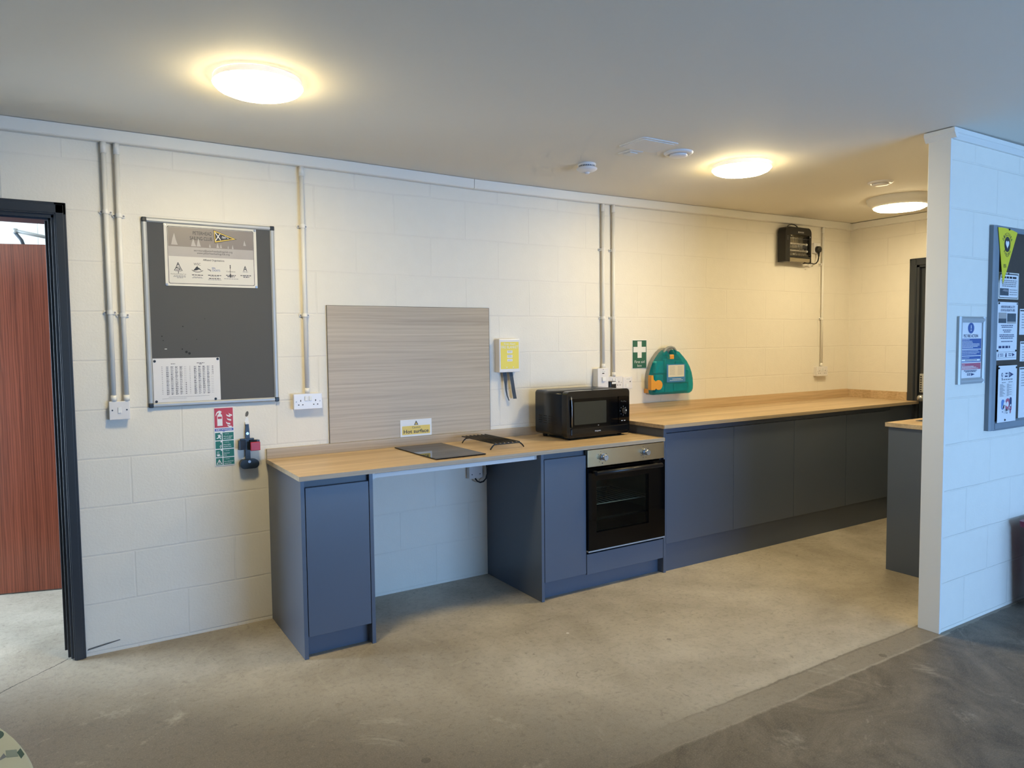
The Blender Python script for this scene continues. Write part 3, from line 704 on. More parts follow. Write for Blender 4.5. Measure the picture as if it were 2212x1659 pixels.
# ------------------------------------------------------------------ dry powder sign and bracket
qx0, qx1, qz0, qz1 = .626, .7195, .828, 1.121
t = thing('safety_sign', 'narrow red and green dry powder extinguisher sign below the noticeboard', 'sign', (qx0, 0, qz0))
def qu(u): return qx0 + u * (qx1 - qx0)
def qv(v): return qz1 - v * (qz1 - qz0)
y1 = -.003
b = B(M['white']); b.box(qx0, qx1, y1, 0, qz0, qz1, .0008)
b.mat(M['red']).quad(qu(.03), qu(.97), qv(.345), qv(.012), y1 - .0003)
b.mat(M['violet']).flat([(qu(.03), qv(.405)), (qu(.40), qv(.405)), (qu(.48), qv(.418)), (qu(.56), qv(.405)), (qu(.97), qv(.405)), (qu(.97), qv(.36)), (qu(.03), qv(.36))], y1 - .0003)
b.mat(M['green'])
rows = ((.432, .560), (.575, .705), (.720, .848), (.862, .985))
for a, c in rows: b.quad(qu(.04), qu(.37), qv(c), qv(a), y1 - .0003).quad(qu(.41), qu(.97), qv(c), qv(a), y1 - .0003)
b.build('sign_panel', t)
b = B(M['white']); yy = y1 - .0006
b.flat([(qu(.17), qv(.315)), (qu(.43), qv(.315)), (qu(.43), qv(.155)), (qu(.41), qv(.125)), (qu(.36), qv(.11)), (qu(.36), qv(.095)), (qu(.40), qv(.085)), (qu(.38), qv(.065)), (qu(.33), qv(.062)), (qu(.30), qv(.055)), (qu(.25), qv(.06)), (qu(.17), qv(.075)), (qu(.11), qv(.11)), (qu(.09), qv(.145)), (qu(.12), qv(.14)), (qu(.18), qv(.10)), (qu(.25), qv(.085)), (qu(.25), qv(.11)), (qu(.19), qv(.13)), (qu(.17), qv(.155))], yy)
b.mat(M['red']).quad(qu(.20), qu(.40), qv(.195), qv(.158), yy - .0003); b.mat(M['white'])
for k, (u, v) in enumerate(((.57, .075), (.70, .06), (.60, .14), (.55, .205), (.62, .255))):
    s = 1.0
    b.flat([(qu(u), qv(v)), (qu(u + .05), qv(v + .045)), (qu(u + .13), qv(v + .062)), (qu(min(u + .27, .92)), qv(v + .072)), (qu(min(u + .27, .92)), qv(v + .098)), (qu(u + .17), qv(v + .092)), (qu(u + .08), qv(v + .075))], yy)
# pictograms: branches, fuel can, gas ring, spark
def qpoly(pts): b.flat([(qu(u), qv(v)) for u, v in pts], yy)
qpoly([(.08, .525), (.17, .515), (.20, .49), (.15, .465), (.21, .475), (.24, .455), (.27, .475), (.34, .463), (.30, .487), (.35, .50), (.29, .505), (.33, .54), (.29, .545), (.24, .512), (.17, .535)])
b.flat([(qu(.25), qv(.662)), (qu(.32), qv(.64)), (qu(.355), qv(.672)), (qu(.28), qv(.695))], yy)
b.mat(M['green']).flat([(qu(.275), qv(.664)), (qu(.315), qv(.651)), (qu(.332), qv(.671)), (qu(.29), qv(.683))], yy - .0003); b.mat(M['white'])
b.quad(qu(.09), qu(.25), qv(.818), qv(.800), yy).quad(qu(.11), qu(.22), qv(.832), qv(.818), yy).quad(qu(.22), qu(.35), qv(.832), qv(.826), yy)
for k in range(2): qpoly([(.11 + .06 * k, .795), (.135 + .06 * k, .78), (.115 + .06 * k, .765), (.145 + .06 * k, .745), (.155 + .06 * k, .748), (.13 + .06 * k, .766), (.15 + .06 * k, .78), (.125 + .06 * k, .797)])
qpoly([(.06, .972), (.35, .972), (.205, .885)])
b.mat(M['green']).flat([(qu(.105), qv(.965)), (qu(.305), qv(.965)), (qu(.205), qv(.905))], yy - .0003); b.mat(M['white'])
b.flat([(qu(.20), qv(.912)), (qu(.225), qv(.912)), (qu(.21), qv(.932)), (qu(.235), qv(.932)), (qu(.20), qv(.960)), (qu(.205), qv(.940)), (qu(.185), qv(.940))], yy - .0006)
for a, l in zip(rows, 'ABC'): b.quad(qu(.30), qu(.365), qv(a[0] + .022), qv(a[0]), yy)
b.build('pictogram', t)
b = B(M['white'])
b.text([('DRY POWDER', qu(.5), qv(.396), .0078, 'C', .075, 0, .012)], yy)
for (a, c), ls in zip(rows, (('Wood, paper', 'and textiles'), ('Flammable', 'liquids fires'), ('Gaseous', 'fires'), ('Live electrical', 'equipment'))):
    b.text([('USE ON', qu(.53), qv(a + .031), .0038, 'L'), (ls[0], qu(.45), qv(a + .075), .0055, 'L', None, 0, .01), (ls[1], qu(.45), qv(a + .108), .0055, 'L', None, 0, .01)], yy)
    b.flat([(qu(.455), qv(a + .022)), (qu(.475), qv(a + .031)), (qu(.51), qv(a + .012)), (qu(.475), qv(a + .026))], yy)
b.build('lettering', t)

t = thing('extinguisher_bracket', 'empty black extinguisher bracket with a red clip on the wall beside the worktop', 'bracket', (.78, 0, .81))
b = B(M['bracketb'])
b.prism([(.768, .83), (.793, .83), (.792, .99), (.789, 1.028), (.775, 1.028), (.771, .99)], 1, -.014, 0); b.build('back_plate', t)
b = B(M['white']); b.box(.7725, .7915, -.011, 0, 1.028, 1.040, .002).flat([(.772, 1.040), (.792, 1.040), (.790, 1.060), (.782, 1.066), (.776, 1.056)], -.001); b.build('hanging_tab', t)
b = B(M['bracketb']); b.prism(rrect(.737, .829, .806, .852, .0228, 8), 1, -.040, -.003); b.build('bracket_foot', t)
b = B(M['bracketb'])
b.prism([(.770, -.004), (.740, -.008), (.733, -.022), (.735, -.036), (.741, -.036), (.770, -.026)], 2, .903, .951)
b.prism([(.791, -.004), (.815, -.006), (.829, -.016), (.833, -.044), (.820, -.044), (.791, -.026)], 2, .897, .949); b.box(.745, .812, -.018, -.003, .949, .957, .001)
b.build('strap', t)
b = B(M['clipred']); b.box(.786, .834, -.055, -.044, .897, .941, .003); b.build('red_clip', t)
for z, y in ((.982, -.012), (.842, -.040)): B(M['chrome']).cyl((.7815, y, z), (.7815, y - .003, z), .007, n=14).build('bracket_screw', t)

# ------------------------------------------------------------------ low kitchen run
DF = -.594; LT = .842; LU = .821
t = thing('base_cabinet', 'narrow grey base cabinet at the left end of the low worktop', 'cabinet', (1.05, -.3, 0))
b = B(M['grey']); b.box(.880, .8985, DF, 0, 0, LU, .001); b.build('end_panel', t)
b = B(M['grey']); b.box(1.2025, 1.221, DF, -.0, 0, LU, .001); b.build('end_panel', t)
b = B(M['greyd']); b.box(.8985, 1.2025, -.57, -.0, .10, LU - .02); b.build('carcass', t)
b = B(M['grey']); b.box(.9015, 1.1995, DF, -.575, .100, .785, .0015); b.build('door', t)
b = B(M['greyd']); b.box(.8985, 1.2025, -.572, -.555, .785, LU); b.build('finger_channel', t)
b = B(M['grey']); b.box(.8985, 1.2025, -.545, -.528, 0, .10); b.build('plinth', t)
b = B(M['white']); b.box(1.228, 2.180, -.556, -.540, .788, .806).box(1.228, 2.180, -.556, -.512, .8055, .8085); b.box(1.2285, 1.245, -.558, -.52, .782, LU); b.box(2.165, 2.181, -.558, -.52, .790, LU)
tag(b.build('support_rail'), 'white metal support rail under the front of the low worktop over the knee space', 'rail')
t = thing('base_cabinet', 'narrow grey base cabinet between the open knee space and the oven', 'cabinet', (2.34, -.3, 0))
b = B(M['grey']); b.box(2.182, 2.2005, DF, 0, 0, LU, .001); b.build('end_panel', t)
b = B(M['greyd']); b.box(2.2005, 2.4905, -.57, 0, .10, LU - .02); b.build('carcass', t)
b = B(M['grey']); b.box(2.204, 2.4895, DF, -.575, .104, .786, .0015); b.build('door', t)
b = B(M['greyd']); b.box(2.2005, 2.4905, -.572, -.555, .786, LU); b.build('finger_channel', t)
t = thing('oven_housing', 'grey oven housing cabinet with a plain drawer front below the oven', 'cabinet', (2.79, -.3, 0))
b = B(M['greyd']); b.box(2.4915, 2.508, -.57, 0, .10, LU - .02).box(3.072, 3.0865, -.57, 0, .10, LU - .02).box(2.508, 3.072, -.57, 0, .18, .205).box(2.508, 3.072, -.012, 0, .205, LU - .02); b.build('carcass', t)
b = B(M['grey']); b.box(2.4945, 3.0845, DF, -.575, .096, .214, .0015); b.build('drawer_front', t)
b = B(M['grey']); b.box(2.2005, 3.0865, -.545, -.528, 0, .098)
tag(b.build('plinth'), 'grey kickboard plinth under the oven and the narrow cabinet beside it', 'plinth')
# oven
t = thing('oven', 'built-in electric oven with steel fascia and black glass door', 'oven', (2.79, -.3, .22))
b = B(M['steel']); b.box(2.494, 3.081, -.605, -.575, .716, .815, .002); fa = b.build('fascia', t)
b = B(M['lead'])
for cx_, n0 in ((2.600, 8), (2.922, 9)):
    for k in range(n0):
        a = math.radians(20 + k * 320 / n0 + 90); b.box(cx_ + .034 * math.cos(a) - .002, cx_ + .034 * math.cos(a) + .002, -.6055, -.605, .768 + .034 * math.sin(a) - .002, .768 + .034 * math.sin(a) + .002)
b.quad(2.600 - .003, 2.600 + .003, .728, .735, -.6055); b.build('dial_marks', fa)
for cx_ in (2.600, 2.922):
    b = B(M['chrome']); b.cyl((cx_, -.605, .768), (cx_, -.612, .768), .021, n=28).cyl((cx_, -.612, .768), (cx_, -.640, .768), .0165, .0165, 28); b.cyl((cx_, -.640, .768), (cx_, -.642, .768), .0165, .0145, 28); b.mat(M['lead']).box(cx_ - .001, cx_ + .001, -.6425, -.641, .772, .782)
    b.build('knob', t)
b = B(M['blackg'])
wx0, wx1, wz0, wz1 = 2.551, 2.948, .338, .636
for bx in ((2.494, wx0, .238, .709), (wx1, 3.081, .238, .709), (wx0, wx1, .238, wz0), (wx0, wx1, wz1, .709)): b.box(bx[0], bx[1], -.612, -.585, bx[2], bx[3])
dr = b.build('oven_door', t)
b = B(M['oglass']); b.box(wx0, wx1, -.6105, -.606, wz0, wz1); b.build('window_glass', dr)
b = B(M['black'])
for x in (2.535, 2.995): b.box(x - .012, x + .012, -.652, -.61, .680, .696, .003)
b.prism([(-.655 + .013 * math.cos(a), .688 + .013 * math.sin(a)) for a in [2 * PI * k / 16 for k in range(16)]], 0, 2.515, 3.015, True); b.build('handle', dr)
b = B(M['alu']); b.box(2.494, 3.081, -.610, -.584, .228, .236, .001); b.build('bottom_trim', t)
b = B(M['cavity']); cy0, cy1 = -.583, -.10
b.box(2.51, 3.06, cy1, cy1 + .01, .245, .70).box(2.51, 2.52, cy0, cy1, .245, .70).box(3.05, 3.06, cy0, cy1, .245, .70).box(2.52, 3.05, cy0, cy1, .245, .255).box(2.52, 3.05, cy0, cy1, .69, .70)
b.build('cavity', t)
b = B(M['rackm'])
for z in (.478,):
    b.cyl((2.525, -.53, z), (3.045, -.53, z), .003, n=8).cyl((2.525, -.16, z), (3.045, -.16, z), .003, n=8)
    for k in range(14): b.cyl((2.54 + k * .038, -.53, z), (2.54 + k * .038, -.16, z), .0015, n=6)
b.build('shelf_rack', t)
b = B(M['black']); b.box(2.53, 3.04, -.54, -.15, .385, .400, .003); b.build('baking_tray', t)
# low worktop, upstand, splashback
b = B(M['oak']); b.box(.872, 3.062, -.614, -.0, LU, LT, .0015); b.mat(M['oakg']).box(.8705, .872, -.614, 0, LU, LT).box(.872, 3.062, -.6155, -.614, LU, LT)
b.mat(M['oak']).box(3.062, 3.0865, -.593, 0, LU, LT); b.mat(M['oakg']).box(3.062, 3.078, -.6155, -.5955, LU, LT)
tag(b.build('worktop'), 'lower oak-effect worktop carrying the hob, wire rack and microwave', 'worktop')
b = B(M['oakg']); b.box(.873, 3.0865, -.018, 0, LT, .894, .001)
tag(b.build('upstand'), 'low oak-effect upstand along the wall behind the hob and microwave', 'upstand')
b = B(M['oakg']); b.box(1.2075, 2.206, -.0095, -.001, .8945, 1.635, .0008)
b.mat(M['bedge']).box(1.2055, 1.2075, -.0098, -.001, .8945, 1.637).box(2.206, 2.208, -.0098, -.001, .8945, 1.637).box(1.2055, 2.208, -.0098, -.001, 1.635, 1.637)
tag(b.build('splashback'), 'large square oak-effect splashback panel on the wall behind the hob', 'splashback')
# hot surface sign
t = thing('safety_sign', 'small white and yellow hot surface caution sign at the foot of the splashback', 'sign', (1.614, -.01, .896))
hx0, hx1, hz0, hz1, yh = 1.614, 1.810, .8955, .993, -.0125
def hu(u): return hx0 + u * (hx1 - hx0)
def hv(v): return hz1 - v * (hz1 - hz0)
b = B(M['white']); b.box(hx0, hx1, yh, -.0102, hz0, hz1, .0004); b.mat(M['yellow']).flat(rrect(hu(.055), hu(.945), hv(.88), hv(.37), .003), yh - .0003); b.build('sign_panel', t)
b = B(M['ink']); b.flat([(hu(.432), hv(.335)), (hu(.572), hv(.335)), (hu(.502), hv(.07))], yh - .0003)
b.mat(M['yellow']).flat([(hu(.462), hv(.305)), (hu(.542), hv(.305)), (hu(.502), hv(.145))], yh - .0006); b.mat(M['ink']).quad(hu(.496), hu(.508), hv(.255), hv(.175), yh - .0009).quad(hu(.496), hu(.508), hv(.292), hv(.272), yh - .0009); b.build('pictogram', t)
b = B(M['ink']); b.text([('Caution', hu(.5), hv(.52), .0105, 'C', .052), ('Hot surface', hu(.5), hv(.80), .020, 'C', .156, 0, .014)], yh - .0006); b.build('lettering', t)

# hob and cooling rack
t = thing('hob', 'black glass hob plate on the lower worktop in front of the splashback', 'hob', (1.713, -.30, LT), rz=math.radians(1.2))
b = B(M['glassb']); b.box(-.147, .147, -.253, .253, .0015, .0065, .0012); b.build('glass_plate', t, shift=False)
b = B(M['black']); b.box(-.138, .138, -.243, .243, 0, .0015); b.build('gasket', t, shift=False)
t = thing('cooling_rack', 'black wire trivet rack with bent legs standing between hob and microwave', 'rack', (2.06, -.26, LT))
zt = .876
for yq, nm in ((-.440, 'front'), (-.115, 'back')):
    b = B(M['black']); b.tube([(1.955, yq, LT + .004), (1.962, yq, LT + .014), (1.972, yq, zt - .010), (1.982, yq, zt - .004), (2.0, yq, zt - .004), (2.06, yq, zt - .004), (2.12, yq, zt - .004), (2.143, yq, zt - .004), (2.153, yq, zt - .010), (2.164, yq, LT + .014), (2.171, yq, LT + .004)], .004, 8)
    b.build('leg_wire', t)
for k in range(7):
    x = 1.985 + k * .0258; b = B(M['black']); b.cyl((x, -.445, zt + .001), (x, -.06, zt + .001), .0036, n=8); b.build('bar', t)

# microwave
MR = math.radians(2.0)
t = thing('microwave', 'black microwave oven on the right end of the lower worktop', 'microwave', (2.507, -.395, LT), rz=MR)
W, DP, H0, H1 = .500, .318, .020, .290
b = B(M['blackg'] if False else mat('microwave_casing', '#15181c', .28))
b.prism([(p[0], p[1]) for p in rrect(0, W, H0, H1, .022, 6)], 1, .05, DP, True); b.build('casing', t, shift=False)
b = B(mat('microwave_front', '#0b0c0f', .16))
b.prism([(p[0], p[1]) for p in rrect(.0, W, H0 - .006, H1 + .002, .026, 6)], 1, .004, .052); b.box(.03, W - .02, -.002, .006, H0 + .008, H0 + .05, .004)
b.build('front_panel', t, shift=False)
b = B(M['blackg']); b.prism(rrect(.030, .395, .075, .245, .010, 4), 1, -.006, .006); dd = b.build('microwave_door', t, shift=False)
b = B(mat('microwave_screen', '#2e312c', .10)); b.prism(rrect(.048, .300, .092, .228, .006, 4), 1, -.0068, -.0055); b.build('window_glass', dd, shift=False)
b = B(M['chrome']); b.tube([(.0265, -.007, .262), (.0275, -.009, .235), (.029, -.0095, .20), (.031, -.007, .15), (.032, -.004, .08)], .0022, 8); b.build('edge_trim', t, shift=False)
b = B(M['blackg']); b.prism(rrect(.402, .488, .075, .245, .010, 4), 1, -.004, .006); cp = b.build('control_panel', t, shift=False)
b = B(M['black']); b.cyl((.441, -.004, .155), (.441, -.018, .155), .020, .018, 28); b.build('dial', cp, shift=False)
b = B(M['white'])
for k in range(8):
    a = 2 * PI * k / 8; b.disc((.441 + .026 * math.cos(a), .155 + .027 * math.sin(a)), .0016, -.0046, 8)
b.disc((.452, .158), .004, -.0185, 10)
for x in (.43, .452): b.quad(x - .006, x + .006, .092, .0955, -.0046)
for k in range(4): b.disc((.425 + .012 * k, .215 - .004 * (k % 2)), .0014, -.0046, 8)
b.build('dial_marks', cp, shift=False)
b = B(M['white']); b.text([('Hotpoint', .235, .042, .0085, 'C', .046)], -.0025); b.box(.232, .240, -.0066, -.006, .079, .081); b.build('lettering', t, shift=False)
b = B(M['holes'])
for c_ in range(4):
    for r_ in range(4):
        yv = .10 + c_ * .050; b.box(-.0012, .0005, yv, yv + .032, .090 + r_ * .014, .0955 + r_ * .014)
b.build('vent_slots', t, shift=False)
for x in (.045, W - .045):
    for y in (.05, DP - .04): B(M['black']).cyl((x, y, 0), (x, y, H0 + .002), .013, .016, 14).build('foot', t, shift=False)

# fire blanket
t = thing('fire_blanket', 'white fire blanket box with a yellow label right of the splashback', 'fire blanket', (2.33, 0, 1.245))
b = B(M['pvcw']); b.box(2.252, 2.401, -.052, 0, 1.245, 1.449, .004); b.build('case', t)
b = B(M['yell2']); b.quad(2.262, 2.392, 1.266, 1.431, -.0524)
b.mat(M['white']); 
for z0_, z1_ in ((1.362, 1.379), (1.334, 1.352), (1.312, 1.327)):
    b.quad(2.308, 2.346, z0_, z1_, -.0527)
b.disc((2.305, 1.276), .0035, -.0527, 10).disc((2.352, 1.276), .0035, -.0527, 10)
b.mat(M['inkm'])
for z in (1.368, 1.374, 1.340, 1.347, 1.318): b.lines(2.312, 2.342, z, .0022, -.053)
b.build('label_panel', t)
b = B(M['white']); b.text([('First Alert', 2.327, 1.413, .0125, 'C', .082), ('FIRE BLANKET', 2.327, 1.391, .0165, 'C', .122)], -.0527); b.build('lettering', t)
b = B(M['lead'])
def strap(pts, w):
    for (x, y, z, k), (x2, y2, z2, k2) in zip(pts, pts[1:]):
        b.poly([(x - w * k, y, z), (x + w * k, y, z), (x2 + w * k2, y2, z2), (x2 - w * k2, y2, z2)])
        b.poly([(x2 - w * k2, y2 + .0015, z2), (x2 + w * k2, y2 + .0015, z2), (x + w * k, y + .0015, z), (x - w * k, y + .0015, z)])
strap([(2.303, -.028, 1.246, 1), (2.306, -.030, 1.222, 1), (2.308, -.030, 1.195, .9), (2.309, -.031, 1.165, .6), (2.310, -.033, 1.135, .45), (2.315, -.037, 1.10, .35), (2.325, -.042, 1.070, .25)], .0125); b.build('pull_strap', t)
b = B(M['lead']); strap([(2.348, -.028, 1.246, 1), (2.352, -.030, 1.215, 1), (2.362, -.034, 1.14, 1), (2.372, -.036, 1.079, 1)], .0125); b.build('pull_strap', t)

# ------------------------------------------------------------------ tall run
TT, TU = .919, .897
b = B(M['grey']); b.box(3.0875, 3.108, DF, 0, 0, TU, .001)
tag(b.build('end_panel'), 'full-height grey end panel between the oven and the higher cabinet run', 'panel')
seams = [3.108, 3.713, 4.333, 4.94, 5.53]
for (a, c), lb in zip(zip(seams, seams[1:]), ('nearest the oven', 'second from the oven', 'third from the oven', 'fourth from the oven')):
    t = thing('base_cabinet', 'wide grey base cabinet under the higher worktop, ' + lb, 'cabinet', ((a + c) / 2, -.3, 0), 'cabinets under the higher worktop')
    b = B(M['greyd']); b.box(a + .0005, c - .0005, -.57, 0, .17, TU - .001); b.build('carcass', t)
    b = B(M['grey']); b.box(a + .0015, c - .0015, DF, -.575, .178, .861, .0015); b.build('door', t)
    b = B(M['grey']); b.box(a + .0005, c - .0005, -.578, -.5705, .863, TU - .001); b.build('finger_channel', t)
b = B(M['grey']); b.box(5.53, XR, -.58, -.56, .0, TU); tag(b.build('filler_panel'), 'dark grey filler panel closing the higher run at the far door', 'panel')
b = B(M['grey']); b.box(3.1085, 5.529, -.575, -.558, 0, .172)
tag(b.build('plinth'), 'long grey kickboard plinth below the higher cabinet run', 'plinth')
b = B(M['oak']); b.box(3.066, XR - .001, -.622, 0, TU, TT, .0015); b.mat(M['oakg']).box(3.0645, 3.066, -.622, 0, TU, TT).box(3.066, XR - .001, -.6235, -.622, TU, TT)
tag(b.build('worktop'), 'long higher oak-effect worktop running to the far corner below the first aid kit', 'worktop')
b = B(M['oak']); b.box(3.068, XR - .0185, -.018, 0, TT, .990, .001)
tag(b.build('upstand'), 'long oak-effect upstand along the wall behind the higher worktop', 'upstand')
b = B(M['oak']); b.box(XR - .018, XR, -.533, 0, TT, .987, .001)
tag(b.build('upstand'), 'short oak-effect upstand returning along the far right wall to the door', 'upstand')

# first aid sign
t = thing('safety_sign', 'green first aid box sign with a white cross above the worktop', 'sign', (3.358, 0, 1.235))
fx0, fx1, fz0, fz1 = 3.358, 3.494, 1.234, 1.436
b = B(M['white']); b.box(fx0, fx1, -.003, 0, fz0, fz1, .0005); b.mat(M['greens']).quad(fx0 + .004, fx1 - .004, fz0 + .004, fz1 - .004, -.0034); b.build('sign_panel', t)
b = B(M['white']); cx_, cz_ = 3.426, 1.368; b.flat([(cx_ - .019, cz_ - .058), (cx_ + .019, cz_ - .058), (cx_ + .019, cz_ - .019), (cx_ + .058, cz_ - .019), (cx_ + .058, cz_ + .019), (cx_ + .019, cz_ + .019), (cx_ + .019, cz_ + .058), (cx_ - .019, cz_ + .058), (cx_ - .019, cz_ + .019), (cx_ - .058, cz_ + .019), (cx_ - .058, cz_ - .019), (cx_ - .019, cz_ - .019)], -.0038); b.build('pictogram', t)
b = B(M['white']); b.text([('First aid', 3.426, 1.274, .0185, 'C', .092), ('box', 3.426, 1.248, .0175, 'C', .040)], -.0038); b.build('lettering', t)

# first aid kit
t = thing('first_aid_kit', 'teal translucent first aid kit hanging on the wall above the higher worktop', 'first aid kit', (3.65, 0, 1.05))
def kit_outline(k=1.0, dx=0.):
    left = [(3.478, 1.062), (3.474, 1.10), (3.474, 1.15), (3.481, 1.20), (3.494, 1.24), (3.514, 1.28), (3.540, 1.312), (3.572, 1.345), (3.602, 1.366)]
    top = [(3.630, 1.376), (3.660, 1.378), (3.690, 1.373)]
    right = [(3.722, 1.352), (3.762, 1.318), (3.800, 1.282), (3.828, 1.243), (3.848, 1.20), (3.860, 1.155), (3.864, 1.11), (3.862, 1.078), (3.850, 1.058), (3.830, 1.048)]
    bot = [(3.490, 1.050)]
    pts = left + top + right + bot; c_ = (3.668, 1.20)
    return [(c_[0] + (p[0] - c_[0]) * k + dx, c_[1] + (p[1] - c_[1]) * k) for p in pts]
b = B(M['traygrey'])
o1, o2 = kit_outline(1.0), kit_outline(.99)
b.prism(o1, 1, -.042, -.004); b.build('back_tray', t)
def loft(b, rings, cap=True, smooth=True):
    vs = [[b.bm.verts.new((p[0], y, p[1])) for p in o] for o, y in rings]
    n = len(vs[0]); fs = []
    for A, Q in zip(vs, vs[1:]): fs += [b.bm.faces.new((A[i], Q[i], Q[(i + 1) % n], A[(i + 1) % n])) for i in range(n)]
    b._mark(fs, smooth)
    if cap: b._mark([b.bm.faces.new(vs[-1])])
    b.bm.normal_update()
def cover(k):
    base = [p for p in kit_outline(1.0) if not (3.58 < p[0] < 3.71 and p[1] > 1.33)]
    at = next(i for i, p in enumerate(base) if p[0] > 3.71 and p[1] > 1.3)
    base[at:at] = [(3.596, 1.360), (3.608, 1.350), (3.613, 1.320), (3.662, 1.318), (3.670, 1.348), (3.684, 1.364)]
    c_ = (3.668, 1.20); return [(c_[0] + (p[0] - c_[0]) * k, c_[1] + (p[1] - c_[1]) * k) for p in base]
b = B(M['teal']); loft(b, [(cover(1.0), -.042), (cover(1.0), -.072), (cover(.965), -.094), (cover(.90), -.102)], smooth=False); b.build('front_cover', t)
for (x0_, x1_, z0_, z1_) in ((3.51, 3.585, 1.20, 1.285), (3.505, 3.58, 1.13, 1.19), (3.51, 3.59, 1.065, 1.12), (3.60, 3.68, 1.065, 1.125), (3.69, 3.82, 1.07, 1.12), (3.76, 3.83, 1.13, 1.22), (3.70, 3.77, 1.20, 1.285), (3.60, 3.69, 1.20, 1.30)):
    B(M['tealp']).box(x0_, x1_, -.078, -.043, z0_, z1_, .006).build('dressing_pack', t)
b = B(M['traygrey']); b.tube([(3.588, -.075, 1.325), (3.590, -.078, 1.350), (3.604, -.078, 1.370), (3.628, -.078, 1.380), (3.655, -.078, 1.382), (3.680, -.078, 1.376), (3.698, -.078, 1.358), (3.704, -.075, 1.330)], .009, 10); b.build('handle', t)
b = B(M['orange']); b.box(3.618, 3.658, -.106, -.07, 1.298, 1.330, .004); b.build('latch', t)
b = B(M['orange']); b.prism([(3.437, 1.088), (3.437, 1.165), (3.440, 1.190), (3.456, 1.190), (3.460, 1.160), (3.478, 1.146)] + arc(3.508, 1.121, .034, 140, -140, 14) + [(3.470, 1.088)], 1, -.110, -.078); b.build('hinge_clip', t)
b = B(M['orange']); b.box(3.468, 3.505, -.040, 0, 1.062, 1.092, .003); b.build('wall_bracket', t)
b = B(M['cardblue']); yk = -.1045; b.box(3.588, 3.768, yk, yk + .001, 1.135, 1.262); b.mat(M['card']).quad(3.602, 3.756, 1.172, 1.256, yk - .0003)
b.mat(M['inkm'])
for k in range(7):
    b.lines(3.608, 3.672, 1.243 - k * .009, .002, yk - .0006, .8); b.lines(3.686, 3.750, 1.243 - k * .009, .002, yk - .0006, .8)
b.mat(M['white']).lines(3.63, 3.74, 1.157, .003, yk - .0006, .8).lines(3.61, 3.75, 1.147, .003, yk - .0006, .9); b.build('leaflet', t)

# ------------------------------------------------------------------ heater
t = thing('wall_heater', 'black quartz bar wall heater high on the wall below the trunking', 'heater', (5.04, 0, 2.05))
hx0, hx1, hy = 4.880, 5.205, -.088
b = B(M['black'])
b.prism(rrect(hx0, hx1, 2.05, 2.322, .045, 6)[0:0] + [(hx0, 2.045)] + [(hx0, 2.285)] + arc(hx0 + .04, 2.282, .04, 180, 90, 5) + arc(hx1 - .04, 2.282, .04, 90, 0, 5) + [(hx1, 2.045), (hx1 - .010, 2.045), (hx1 - .010, 2.075), (hx1 - .03, 2.262), (hx0 + .055, 2.262), (hx0 + .055, 2.045)], 1, hy, -.015)
b.box(hx0 + .01, hx1 - .01, -.022, -.015, 2.06, 2.30); b.build('casing', t)
b = B(M['reflector']); b.poly([(hx0 + .055, -.03, 2.255), (hx1 - .012, -.03, 2.255), (hx1 - .012, -.023, 2.17), (hx0 + .055, -.023, 2.17)]).poly([(hx0 + .055, -.023, 2.17), (hx1 - .012, -.023, 2.17), (hx1 - .012, -.080, 2.085), (hx0 + .055, -.080, 2.085)])
b.poly([(hx0 + .055, -.030, 2.255), (hx0 + .055, -.080, 2.262), (hx1 - .012, -.080, 2.262), (hx1 - .012, -.03, 2.255)]); b.box(hx0 + .055, hx1 - .010, -.084, -.04, 2.048, 2.081, .003); b.build('reflector', t)
for z in (2.195, 2.140):
    b = B(M['quartz']); b.cyl((hx0 + .056, -.06, z), (hx1 - .03, -.06, z), .007, n=12); b.mat(M['white']).cyl((hx1 - .034, -.06, z), (hx1 - .014, -.06, z), .009, n=12); b.build('quartz_tube', t)
b = B(M['chrome'])
for k in range(13): b.cyl((hx0 + .062 + k * .0175, -.082, 2.090), (hx0 + .062 + k * .0175, -.082, 2.258), .0013, n=6)
for z in (2.232, 2.108): b.cyl((hx0 + .056, -.082, z), (hx1 - .012, -.082, z), .0013, n=6)
b.build('guard', t)
b = B(M['black']); b.box(hx0 + .052, hx1 - .002, -.089, -.07, 2.080, 2.094, .002); b.mat(M['chrome']); b.cyl((hx0 + .07, -.088, 2.252), (hx0 + .07, -.092, 2.252), .005, n=10).cyl((hx1 - .02, -.088, 2.252), (hx1 - .02, -.092, 2.252), .005, n=10)
for k in range(3): b.disc((hx0 + .028, 2.245 - k * .012), .003, hy - .0005, 8)
b.build('front_rail', t)
b = B(M['white']); b.text([('BENROSS', hx0 + .19, 2.278, .011, 'C', .072)], hy - .0006); b.build('lettering', t)
b = B(M['black']); b.tube([(4.93, -.06, 2.320), (4.945, -.062, 2.334), (4.975, -.066, 2.344), (5.01, -.07, 2.342), (5.035, -.072, 2.332), (5.05, -.073, 2.320)], .004, 8); b.build('cord_loop', t)
t = thing('wall_socket', 'white single socket beside the heater holding its black plug', 'socket', (5.36, 0, 2.13))
b = B(M['pvcw']); b.box(5.335, 5.421, -.022, 0, 2.140, 2.226, .003); b.build('face_plate', t)
b = B(M['white']); b.box(5.371, 5.386, -.026, -.022, 2.19, 2.212, .002); b.build('rocker', t)
t = thing('heater_plug', 'black plug and cord hanging from the heater to its socket', 'plug', (5.372, -.02, 2.13))
b = B(M['black']); b.cyl((5.372, -.0225, 2.172), (5.372, -.050, 2.172), .028, .025, 24).cyl((5.372, -.04, 2.150), (5.371, -.04, 2.112), .011, .006, 12); b.build('plug_body', t)
